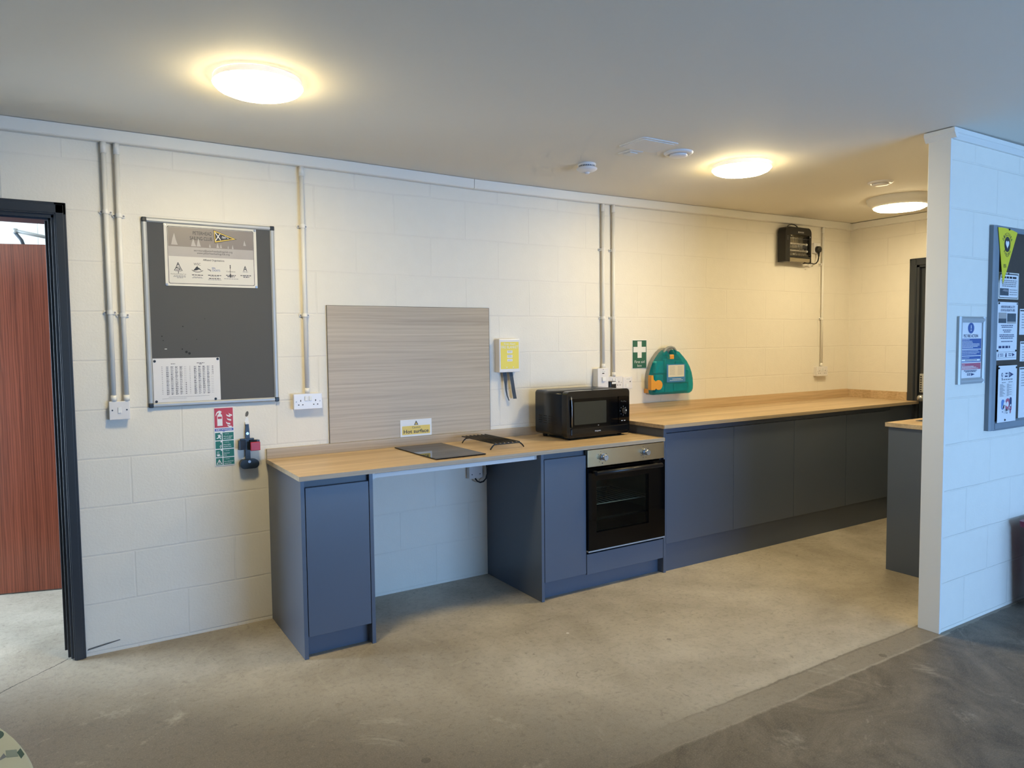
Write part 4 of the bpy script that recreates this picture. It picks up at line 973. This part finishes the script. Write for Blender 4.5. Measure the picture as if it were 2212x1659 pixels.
b = B(M['black']); b.tube([(5.371, -.04, 2.116), (5.368, -.04, 2.095), (5.355, -.042, 2.072), (5.330, -.045, 2.054), (5.295, -.05, 2.046), (5.26, -.055, 2.049), (5.22, -.06, 2.046), (5.17, -.07, 2.044), (5.12, -.08, 2.050)], .005, 8); b.build('cord', t)
b = B(M['pvcw']); b.tube([(5.245 + .020 * math.cos(a), -.045, 2.034 + .014 * math.sin(a)) for a in [2 * PI * k / 16 for k in range(16)]], .0028, 8, True)
tag(b.build('cable_tie'), 'white cable tie looped round the heater cord', 'cable tie')

# ------------------------------------------------------------------ ceiling fittings
def round_light(x, y, label, r=.160):
    z = cz(x)
    t = thing('ceiling_light', label, 'light', (x, y, z), 'ceiling lights')
    b = B(M['lamprim']); b.lathe([(r * .96, 0), (r * .97, -.002), (r * .975, -.019), (r * .99, -.021), (r * .99, -.024), (r * .9, -.025)], (x, y, z), 48); b.build('light_base', t)
    b = B(M['lamp']); b.lathe([(r * .995, -.0242), (r * .92, -.0375), (r * .80, -.046), (0, -.052)], (x, y, z), 36); b.build('diffuser', t)
    return t
round_light(.655, -1.005, 'glowing round ceiling light nearest the camera, above the noticeboard')
round_light(3.235, -1.045, 'glowing round ceiling light beyond the smoke alarm, in front of the heater')
x, y = 5.045, -.905; z = cz(x)
t = thing('ceiling_light', 'glowing drum-shaped ceiling light farthest away, beside the partition end', 'light', (x, y, z), 'ceiling lights')
b = B(M['pvc']); b.lathe([(.215, 0), (.215, -.012), (.205, -.035), (.175, -.062), (.165, -.066)], (x, y, z), 48); b.build('light_base', t)
b = B(M['lamp2']); b.lathe([(.170, -.058), (.168, -.070), (.15, -.080), (0, -.087)], (x, y, z), 36); b.build('diffuser', t)

x, y = 2.462, -.650; z = cz(x)
t = thing('smoke_alarm', 'white round smoke alarm on the ceiling above the fire blanket', 'smoke alarm', (x, y, z))
b = B(M['pvcw']); b.lathe([(.047, 0), (.049, -.004), (.049, -.010), (.043, -.011), (.043, -.020), (.050, -.021), (.056, -.026), (.055, -.032), (.040, -.041), (.020, -.046), (0, -.046)], (x, y, z), 40); al = b.build('alarm_body', t)
b = B(M['lead'])
for k in range(28):
    a = 2 * PI * k / 28; p = Vector((math.cos(a), math.sin(a), 0)); q = Vector((-p.y, p.x, 0)) * .0026
    o = Vector((x, y, z)) + p * .0436
    b.poly([o - q + Vector((0, 0, -.0195)), o + q + Vector((0, 0, -.0195)), o + q + Vector((0, 0, -.0115)), o - q + Vector((0, 0, -.0115))])
for k in range(12):
    a = 2 * PI * k / 12; p = Vector((math.cos(a), math.sin(a), 0)); b.box(*(sorted((x + p.x * .010, x + p.x * .010 + .004))), *(sorted((y + p.y * .010, y + p.y * .010 + .004))), z - .050, z - .044)
b.build('vent_slots', al)
b = B(M['pvcw']); b.cyl((x, y, z - .046), (x, y, z - .056), .018, .010, 20); b.build('sensor_cap', t)
x0, x1, y0_, y1_ = 2.372, 2.610, -1.200, -1.010; z = cz(2.49)
b = B(mat('ceiling_plate', '#e4e1dc', .6)); b.prism(rrect(x0, x1, y0_, y1_, .022, 6), 2, z - .005, z + .001); b.prism(rrect(x0 + .016, x1 - .016, y0_ + .016, y1_ - .016, .014, 6), 2, z - .008, z - .005)
tag(b.build('access_plate'), 'large flat white square plate on the ceiling between smoke alarm and lights', 'ceiling plate')
x0, x1, y0_, y1_ = 2.462, 2.552, -1.0, -.905
b = B(mat('small_ceiling_plate', '#e4e1dc', .6)); b.box(x0, x1, y0_, y1_, z - .006, z + .001, .002).box(x0 + .02, x1 - .02, y0_ + .02, y1_ - .02, z - .011, z - .006, .002)
tag(b.build('access_plate'), 'small square white ceiling sensor plate nearer the wall than the large plate', 'ceiling plate')
def vent(x, y, r, label):
    z = cz(x); t = thing('air_vent', label, 'vent', (x, y, z), 'round ceiling vents')
    b = B(M['pvcw']); b.lathe([(r, .001), (r, -.004), (r * .9, -.010), (r * .66, -.012), (r * .64, -.004)], (x, y, z), 40); b.build('vent_ring', t)
    b = B(M['pvcw']); b.lathe([(r * .56, -.006), (r * .62, -.014), (r * .60, -.020), (r * .35, -.023), (0, -.024)], (x, y, z), 40); b.build('vent_disc', t)
    b = B(M['lead']); b.lathe([(0, -.0025), (r * .66, -.0025)], (x, y, z), 40); b.build('vent_throat', t)
vent(2.730, -1.068, .074, 'round white ceiling vent beside the large square plate')
vent(4.395, -1.150, .074, 'round white ceiling vent far away, near the drum-shaped light')

# ------------------------------------------------------------------ cabinet run behind the partition
t = thing('base_cabinet', 'grey base cabinet with sink worktop mostly hidden behind the partition', 'cabinet', (5.0, -1.6, 0))
b = B(M['grey']); b.box(4.281, 4.300, -1.903, -1.300, 0, .889, .001); b.build('end_panel', t)
b = B(M['grey']); b.box(4.300, 5.2, -1.32, -1.303, .15, .885).box(4.30, 5.2, -1.36, -1.343, 0, .15); b.build('door', t)
b = B(M['greyd']); b.box(4.300, 5.2, -1.903, -1.322, .15, .888); b.build('carcass', t)
b = B(M['oak']); b.box(4.268, 5.21, -1.904, -1.286, .889, .914, .0015); b.mat(M['oakg']).box(4.2665, 4.268, -1.904, -1.286, .889, .914)
tag(b.build('worktop'), 'oak-effect worktop corner showing left of the partition, with a steel sink', 'worktop')
t = thing('sink', 'stainless steel sink edge set in the worktop behind the partition', 'sink', (4.75, -1.56, .914))
b = B(M['stainless'])
b.box(4.47, 5.05, -1.40, -1.36, .9145, .918, .001).box(4.47, 5.05, -1.78, -1.74, .9145, .918, .001).box(4.47, 4.51, -1.74, -1.40, .9145, .918, .001).box(5.01, 5.05, -1.74, -1.40, .9145, .918, .001); b.build('sink_rim', t)
b = B(M['stainless']); b.box(4.51, 5.01, -1.74, -1.40, .9142, .9148); b.mat(M['lead']).cyl((4.76, -1.57, .9148), (4.76, -1.57, .9155), .04); b.build('sink_bowl', t)

# ------------------------------------------------------------------ partition face: fire notice, noticeboard, papers
yp = -2.0
t = thing('framed_notice', 'silver-framed blue fire action notice on the partition wall', 'notice', (3.637, yp, 1.203))
nx0, nx1, nz0, nz1 = 3.637, 3.895, 1.203, 1.529
for k, (a, c, d_, e_) in enumerate(((nx0, nx0 + .030, nz0, nz1), (nx1 - .030, nx1, nz0, nz1))):
    b = B(M['alu']); b.prism([(a, yp), (a, yp - .012), (a + .010, yp - .017), (c - .010, yp - .017), (c, yp - .010), (c, yp)], 2, d_, e_); b.build('frame_rail', t)
for z0_, z1_ in ((nz0, nz0 + .028), (nz1 - .028, nz1)):
    b = B(M['alu']); b.prism([(yp, z0_), (yp - .012, z0_), (yp - .0165, z0_ + .01), (yp - .0165, z1_ - .01), (yp - .010, z1_), (yp, z1_)], 0, nx0 + .022, nx1 - .022); b.build('frame_rail', t)
def nu(u): return nx0 + .030 + u * (nx1 - nx0 - .060)
def nv_(v): return nz1 - .028 - (v * .95 + .004) * (nz1 - nz0 - .056)
yn = yp - .006
b = B(M['paper']); b.quad(nu(-.05), nu(1.05), nv_(1.09), nv_(-.02), yn)
b.mat(M['blue']).disc((nu(.47), nv_(.10)), .030, yn - .0003, 28, .026)
for a, c in ((.30, .495), (.51, .62), (.635, .745)): b.quad(nu(.0), nu(.98), nv_(c), nv_(a), yn - .0003)
b.mat(M['redp']).quad(nu(0), nu(.98), nv_(.885), nv_(.765), yn - .0003)
b.mat(M['white']).quad(nu(.02), nu(.94), nv_(.728), nv_(.69), yn - .0006).quad(nu(.455), nu(.485), nv_(.11), nv_(.045), yn - .0006); b.disc((nu(.47), nv_(.14)), .004, yn - .0006, 10); b.build('notice_sheet', t)
b = B(M['navy']); b.text([('PSC FIRE ACTION', nu(.47), nv_(.275), .014, 'C', .135, 0, .012)], yn - .0006)
b.lines(nu(.18), nu(.82), nv_(.715), .004, yn - .0009).lines(nu(.14), nu(.84), nv_(.915), .004, yn - .0006).lines(nu(.22), nu(.78), nv_(.938), .004, yn - .0006)
b.flat([(nu(.52), nv_(.955)), (nu(.52), nv_(1.01)), (nu(.70), nv_(.98))], yn - .0006); b.lines(nu(.32), nu(.5), nv_(.975), .004, yn - .0006).lines(nu(.32), nu(.5), nv_(1.0), .004, yn - .0006)
b.mat(M['paper'])
for v, w in ((.325, .42), (.355, .55), (.38, .58), (.405, .95), (.43, .95), (.455, .85), (.478, .6), (.535, .9), (.565, .95), (.595, .8), (.668, .42), (.80, .2), (.83, .65), (.85, .8), (.872, .9)):
    b.lines(nu(.03), nu(.03 + w * .92), nv_(v), .0028, yn - .0006, 1, 'L')
b.build('lettering', t)

t = thing('noticeboard', 'brown noticeboard with a grey painted frame, cut off at the right of the partition', 'noticeboard', (4.5, yp, .95))
kx0, kx1, kz0, kz1, kf = 3.925, 5.15, .955, 1.985, .062
b = B(M['cork']); b.box(kx0 + .02, kx1 - .02, yp - .008, yp, kz0 + .02, kz1 - .02); b.build('felt_panel', t)
for a, c in ((kx0, kx0 + kf), (kx1 - kf, kx1)):
    b = B(M['frameb']); b.prism([(a, yp), (a, yp - .020), (a + .012, yp - .026), (c - .012, yp - .026), (c, yp - .014), (c, yp)], 2, kz0 + .003, kz1 - .003); b.build('frame_rail', t)
for a, c in ((kz0, kz0 + kf * .75), (kz1 - kf * .45, kz1)):
    b = B(M['frameb']); b.prism([(yp, a), (yp - .020, a), (yp - .0255, a + .010), (yp - .0255, c - .010), (yp - .014, c), (yp, c)], 0, kx0 + kf * .9, kx1 - kf * .9); b.build('frame_rail', t)
yb = yp - .012
t = thing('pennant', 'yellow triangular pennant with a heart hanging at the top of the brown noticeboard', 'pennant', (4.05, yp, 1.69))
ypn = yp - .0295
b = B(M['pennant']); b.flat([(3.949, 1.972), (4.012, 1.694), (4.150, 1.958), (4.10, 1.966), (4.02, 1.973)][::1], ypn)
b.flat([(3.949, 1.972), (4.02, 1.973), (4.10, 1.966), (4.150, 1.958), (4.012, 1.694)], ypn + .0012); b.build('pennant_cloth', t)
b = B(M['ink']); hcx, hcz = 4.046, 1.893
b.disc((hcx, hcz), .031, ypn - .0004, 28, .038)
b.mat(M['white']); b.flat([(hcx, hcz - .025)] + [(hcx + .0175 * (math.sin(s) ** 3), hcz + .001 + .0014 * (13 * math.cos(s) - 5 * math.cos(2 * s) - 2 * math.cos(3 * s) - math.cos(4 * s))) for s in [PI - .3 - k * (2 * PI - .6) / 20 for k in range(21)]], ypn - .0008); b.build('emblem', t)
b = B(M['ink'])
w1 = 'DISCOVER'; w2 = 'SAILING'
for k, ch in enumerate(w1):
    a = math.radians(150 - k * 120 / 7); b.text([(ch, hcx + .040 * math.cos(a), hcz + .046 * math.sin(a) - .004, .0165, 'C', .0085 if ch == 'I' else .0105, a - PI / 2, .012)], ypn - .0004)
for k, ch in enumerate(w2):
    a = math.radians(215 + k * 110 / 6); b.text([(ch, hcx + .040 * math.cos(a), hcz + .056 * math.sin(a) - .006, .0165, 'C', .004 if ch == 'I' else .0095, a + PI / 2, .012)], ypn - .0004)
b.text([('RYA', 4.027, 1.776, .018, 'C', .028, 0, .02)], ypn - .0004); b.build('lettering', t)

def sheet(name, label, x0, x1, z0, z1, y, m=None, skew=0.):
    t = thing(name, label, 'poster', (x0, yp, z0))
    b = B(m or M['paper']); b.poly([(x0, y, z0), (x1, y, z0 + skew), (x1, y, z1 + skew), (x0, y, z1)]); b.poly([(x0, y + .0006, z1), (x1, y + .0006, z1 + skew), (x1, y + .0006, z0 + skew), (x0, y + .0006, z0)])
    return t, b
yb = yp - .0095
t, b = sheet('poster', 'laminated notice with a small photograph below the yellow pennant', 4.012, 4.226, 1.622, 1.757, yb, M['plain'])
q = yb - .0004
b.mat(M['ink']).flat(rrect(4.020, 4.218, 1.628, 1.751, .008), q); b.mat(M['paper']).flat(rrect(4.022, 4.216, 1.631, 1.746, .007), q - .0004)
b.mat(M['photo3']).quad(4.026, 4.118, 1.640, 1.676, q - .0008); b.mat(M['inkm']).flat([(4.05, 1.664), (4.07, 1.672), (4.112, 1.668), (4.113, 1.648), (4.108, 1.660), (4.08, 1.660)], q - .0012); b.build('poster_sheet', t)
b = B(M['ink']); b.lines(4.03, 4.208, 1.727, .010, q - .0008); b.mat(M['inkm'])
for k in range(4): b.lines(4.028 + .004 * k, 4.212 - .004 * k, 1.714 - .0095 * k, .005, q - .0008)
for k in range(3): b.lines(4.128, 4.208, 1.668 - .012 * k, .004, q - .0008, 1, 'L')
b.build('lettering', t)
t, b = sheet('poster', 'tall regatta poster with two photographs below the laminated notice', 4.010, 4.224, 1.311, 1.607, yb)
q = yb - .0004
b.mat(M['photo3']).quad(4.022, 4.104, 1.500, 1.553, q).quad(4.112, 4.206, 1.498, 1.550, q); b.mat(M['photo2']).quad(4.022, 4.104, 1.523, 1.553, q - .0004).quad(4.112, 4.206, 1.498, 1.508, q - .0004)
b.mat(M['inkm']).quad(4.018, 4.216, 1.352, 1.3535, q).quad(4.018, 4.216, 1.322, 1.3235, q); b.build('poster_sheet', t)
b = B(M['navy']); b.text([('ABERDEENSHIRE & CITY', 4.118, 1.577, .0115, 'C', .150, 0, .012), ('SCHOOLS REGATTA 2025', 4.118, 1.560, .0115, 'C', .150, 0, .012)], q)
for z, a, c in ((1.486, .12, .88), (1.477, .16, .84), (1.462, .24, .76), (1.453, .3, .7), (1.438, .04, .96), (1.430, .04, .96), (1.421, .12, .88), (1.404, .16, .86)): b.lines(4.02 + a * .19, 4.02 + c * .19, z, .0042, q)
b.lines(4.024, 4.158, 1.372, .012, q); b.flat([(4.176, 1.328), (4.176, 1.347), (4.205, 1.337)], q)
for x0_, x1_ in ((4.044, 4.085), (4.136, 4.17)): b.lines(x0_, x1_, 1.340, .004, q).lines(x0_, x1_, 1.331, .004, q)
b.flat([(4.026, 1.328), (4.034, 1.328), (4.036, 1.348), (4.030, 1.344)], q).flat([(4.102, 1.328), (4.118, 1.326), (4.116, 1.348), (4.108, 1.346)], q); b.build('lettering', t)
t, b = sheet('poster', 'sign-up sheet with a colour picture at the bottom left of the brown noticeboard', 3.994, 4.190, .995, 1.284, yp - .0285)
q = yp - .0285 - .0004
b.mat(M['inkm'])
for k in range(12): b.quad(4.012, 4.158, 1.190 - .0058 * k, 1.1904 - .0058 * k, q)
b.mat(M['skyi']).flat(rrect(4.032, 4.066, 1.060, 1.112, .015), q); b.mat(M['redp']).flat(rrect(4.076, 4.122, 1.055, 1.116, .020), q - .0002); b.mat(M['navy']).flat(rrect(4.118, 4.142, 1.050, 1.120, .011), q - .0003)
b.mat(M['paper']); b.disc((4.070, 1.090), .014, q - .0005, 14, .010).disc((4.098, 1.086), .012, q - .0005, 14, .014)
for k in range(26): 
    b.mat(random.choice([M['paper'], M['redp'], M['photo2'], M['navy'], M['ink']])); b.disc((4.036 + random.random() * .10, 1.040 + random.random() * .042), random.uniform(.003, .008), q - .0006 - .00001 * k, 8)
b.build('poster_sheet', t)
b = B(M['navy']); b.disc((4.034, 1.238), .0085, q, 16, .010); b.flat([(4.028, 1.218), (4.040, 1.218), (4.034, 1.226)], q); b.flat([(4.105, 1.222), (4.105, 1.252), (4.155, 1.237)], q)
b.lines(4.066, 4.100, 1.240, .007, q).lines(4.060, 4.100, 1.226, .007, q); b.mat(M['inkm']).lines(4.022, 4.158, 1.210, .006, q).lines(4.03, 4.075, 1.196, .004, q).lines(4.10, 4.15, 1.197, .004, q)
for k in range(11): b.lines(4.014, 4.045 + .012 * (k % 3), 1.1865 - .0058 * k, .0028, q, 1, 'L').lines(4.088, 4.11 + .014 * ((k * 2) % 4), 1.1865 - .0058 * k, .0028, q, 1, 'L')
b.build('lettering', t)
b = B(M['paper']); b.disc((4.034, 1.238), .004, q - .0004, 12, .006).flat([(4.112, 1.229), (4.112, 1.246), (4.118, 1.237)], q - .0004); b.build('emblem', t)
for lb, z0_, z1_, x0_ in (('upper right notice, cut off by the photo edge beside the regatta poster', 1.440, 1.575, 4.247), ('middle right dark-topped notice, cut off by the photo edge', 1.300, 1.405, 4.262), ('lower right notice, cut off by the photo edge beside the sign-up sheet', .995, 1.270, 4.262)):
    t, b = sheet('poster', lb, x0_, x0_ + .2, z0_, z1_, yb); b.mat(M['ink']).quad(x0_ + .006, x0_ + .194, z1_ - .012, z1_ - .006, yb - .0004); b.mat(M['inkm'])
    for k in range(6): b.lines(x0_ + .015, x0_ + .185, z1_ - .03 - .014 * k, .004, yb - .0004)
    b.build('poster_sheet', t)
for x, z, y, m, lb in ((4.062, 1.968, ypn, 'cap', 'dark pin at the top of the yellow pennant'), (4.112, 1.750, yb, 'cap', 'dark pin at the top of the laminated notice under the pennant'), (4.022, 1.600, yb, 'cap', 'dark pin in the top left corner of the regatta poster'), (4.215, 1.600, yb, 'chrome', 'silver pin in the top right corner of the regatta poster'),
                    (4.018, 1.360, yb, 'cap', 'dark pin at the lower left of the regatta poster'), (4.214, 1.358, yb, 'cap', 'dark pin at the lower right of the regatta poster'), (3.998, 1.272, yp - .0285, 'cap', 'dark pin in the top left corner of the sign-up sheet'), (4.182, 1.272, yp - .0285, 'cap', 'dark pin in the top right corner of the sign-up sheet'), (4.074, 1.006, yp - .0285, 'cap', 'dark pin at the foot of the sign-up sheet')):
    pin(x, z, y, M[m], lb, 'pins on the brown noticeboard', .0055)

# ------------------------------------------------------------------ bin, table
t = thing('waste_bin', 'maroon plastic bin beside the partition at the right edge', 'bin', (4.37, -2.25, 0))
bx = [(4.243, 4.50, -2.40, -2.10, 0), (4.212, 4.53, -2.425, -2.065, .452)]
b = B(M['redbin'])
def ring(x0, x1, y0, y1, z, k=.02): return [Vector((p[0], p[1], z)) for p in rrect(x0, x1, y0, y1, k, 4)]
R0, R1, R2 = ring(*bx[0]), ring(*bx[1]), ring(4.217, 4.525, -2.42, -2.07, .452)
R3 = ring(4.249, 4.494, -2.394, -2.106, .01)
for A, Q in ((R0, R1), (R1, R2), (R2, R3)):
    n = len(A); va = [b.bm.verts.new(p) for p in A]; vb = [b.bm.verts.new(p) for p in Q]
    for i in range(n): f = b.bm.faces.new((va[i], va[(i + 1) % n], vb[(i + 1) % n], vb[i])); f.smooth = False
b.poly([tuple(p) for p in R0[::-1]]); b.poly([tuple(p) for p in R3]); b.build('bin_body', t)
b = B(M['redbin']); P1, P2 = ring(4.200, 4.542, -2.437, -2.053, .440, .025), ring(4.197, 4.545, -2.440, -2.050, .470, .025); P3, P4 = ring(4.214, 4.528, -2.423, -2.067, .470, .02), ring(4.214, 4.528, -2.423, -2.067, .440, .02)
for A, Q in ((P1, P2), (P2, P3), (P3, P4), (P4, P1)):
    n = len(A); va = [b.bm.verts.new(p) for p in A]; vb = [b.bm.verts.new(p) for p in Q]
    for i in range(n): b.bm.faces.new((va[i], va[(i + 1) % n], vb[(i + 1) % n], vb[i]))
b.build('bin_rim', t)

tc_, tr_, tz = Vector((-.807, -2.526)), .75, .74
t = thing('round_table', 'round table edge at the bottom left corner, mostly outside the picture', 'table', (tc_.x, tc_.y, 0))
b = B(M['trimw']); b.lathe([(0, tz - .028), (tr_ - .006, tz - .028), (tr_ - .002, tz - .02), (tr_ - .002, tz - .008), (tr_ - .008, tz - .003), (0, tz - .003)], (tc_.x, tc_.y, 0), 96); b.build('tabletop', t)
for a in (45, 135, 225, 315):
    p = tc_ + Vector((math.cos(math.radians(a)), math.sin(math.radians(a)))) * .5; b = B(M['alu']); b.cyl((p.x, p.y, 0), (p.x, p.y, tz - .028), .018); b.build('leg', t)
t = thing('table_cover', 'pale green patterned cover with dark green shapes on the round table', 'tablecloth', (tc_.x, tc_.y, tz))
b = B(M['cloth']); b.lathe([(0, tz), (tr_ - .003, tz), (tr_ + .001, tz - .003), (tr_ + .001, tz - .02), (tr_ - .001, tz - .02)], (tc_.x, tc_.y, 0), 128)
def tpoly(b, pts, z): b.poly([(p[0], p[1], z) for p in pts])
def rim(b, pts, k, z):
    b.poly([(tc_.x + (tr_ - n) * math.cos(math.radians(a - 20 * k)), tc_.y + (tr_ - n) * math.sin(math.radians(a - 20 * k)), z) for a, n in pts])
zz = tz + .0001
for k in range(-1, 9):
    b.mat(M['clothm']); rim(b, [(16.59, .0217), (15.72, .0082), (13.55, .0115), (14.4, .0263)], k, zz)
    b.mat(M['clothd']); rim(b, [(15.69, .0026), (13.63, .0026), (12.72, .0098), (14.88, .0102)], k, zz + .00005)
    rim(b, [(22.3 + 1.9 * math.cos(q * PI / 10), .022 - .018 * math.sin(q * PI / 10)) for q in range(20)], k, zz + .00005)
    b.mat(M['clothg']); rim(b, [(15.04, .0334), (15.96, .0261), (14.63, .0255), (14.27, .036)], k, zz + .00005)
b.build('cloth', t)

# ------------------------------------------------------------------ light
def area(name, loc, rot, sx, sy, power, col):
    l = bpy.data.lights.new(name, 'AREA'); l.shape = 'RECTANGLE'; l.size = sx; l.size_y = sy; l.energy = power; l.color = col
    o = bpy.data.objects.new(name, l); C.objects.link(o); o.location = loc; o.rotation_euler = rot; return o
DAY = (.29, .545, 1.0)
area('daylight_front', (3.75, YF - .12, .78), (math.radians(90), 0, 0), 3.6, 1.2, 275, DAY)
area('daylight_right', (XR + .12, -4.0, .8), (math.radians(90), 0, math.radians(90)), 2.7, 1.2, 8, DAY)
area('daylight_far_room', (-2.9, 1.15, 1.12), (math.radians(90), 0, math.radians(-90)), 1.5, 2.1, 260, (.62, .79, 1.0))
w = bpy.data.worlds.new('world'); S.world = w; w.use_nodes = True
w.node_tree.nodes['Background'].inputs[0].default_value = (.45, .66, 1, 1); w.node_tree.nodes['Background'].inputs[1].default_value = .06

S.view_settings.view_transform = 'Standard'; S.view_settings.look = 'None'; S.view_settings.gamma = 1; S.view_settings.exposure = 0.0
S.view_settings.use_curve_mapping = False
S.cycles.use_denoising = True
S.cycles.max_bounces = 6; S.cycles.diffuse_bounces = 3; S.cycles.glossy_bounces = 2; S.cycles.transmission_bounces = 2; S.cycles.transparent_max_bounces = 6; S.cycles.use_adaptive_sampling = True; S.cycles.adaptive_threshold = .085; S.cycles.adaptive_min_samples = 20; S.cycles.caustics_reflective = False; S.cycles.caustics_refractive = False
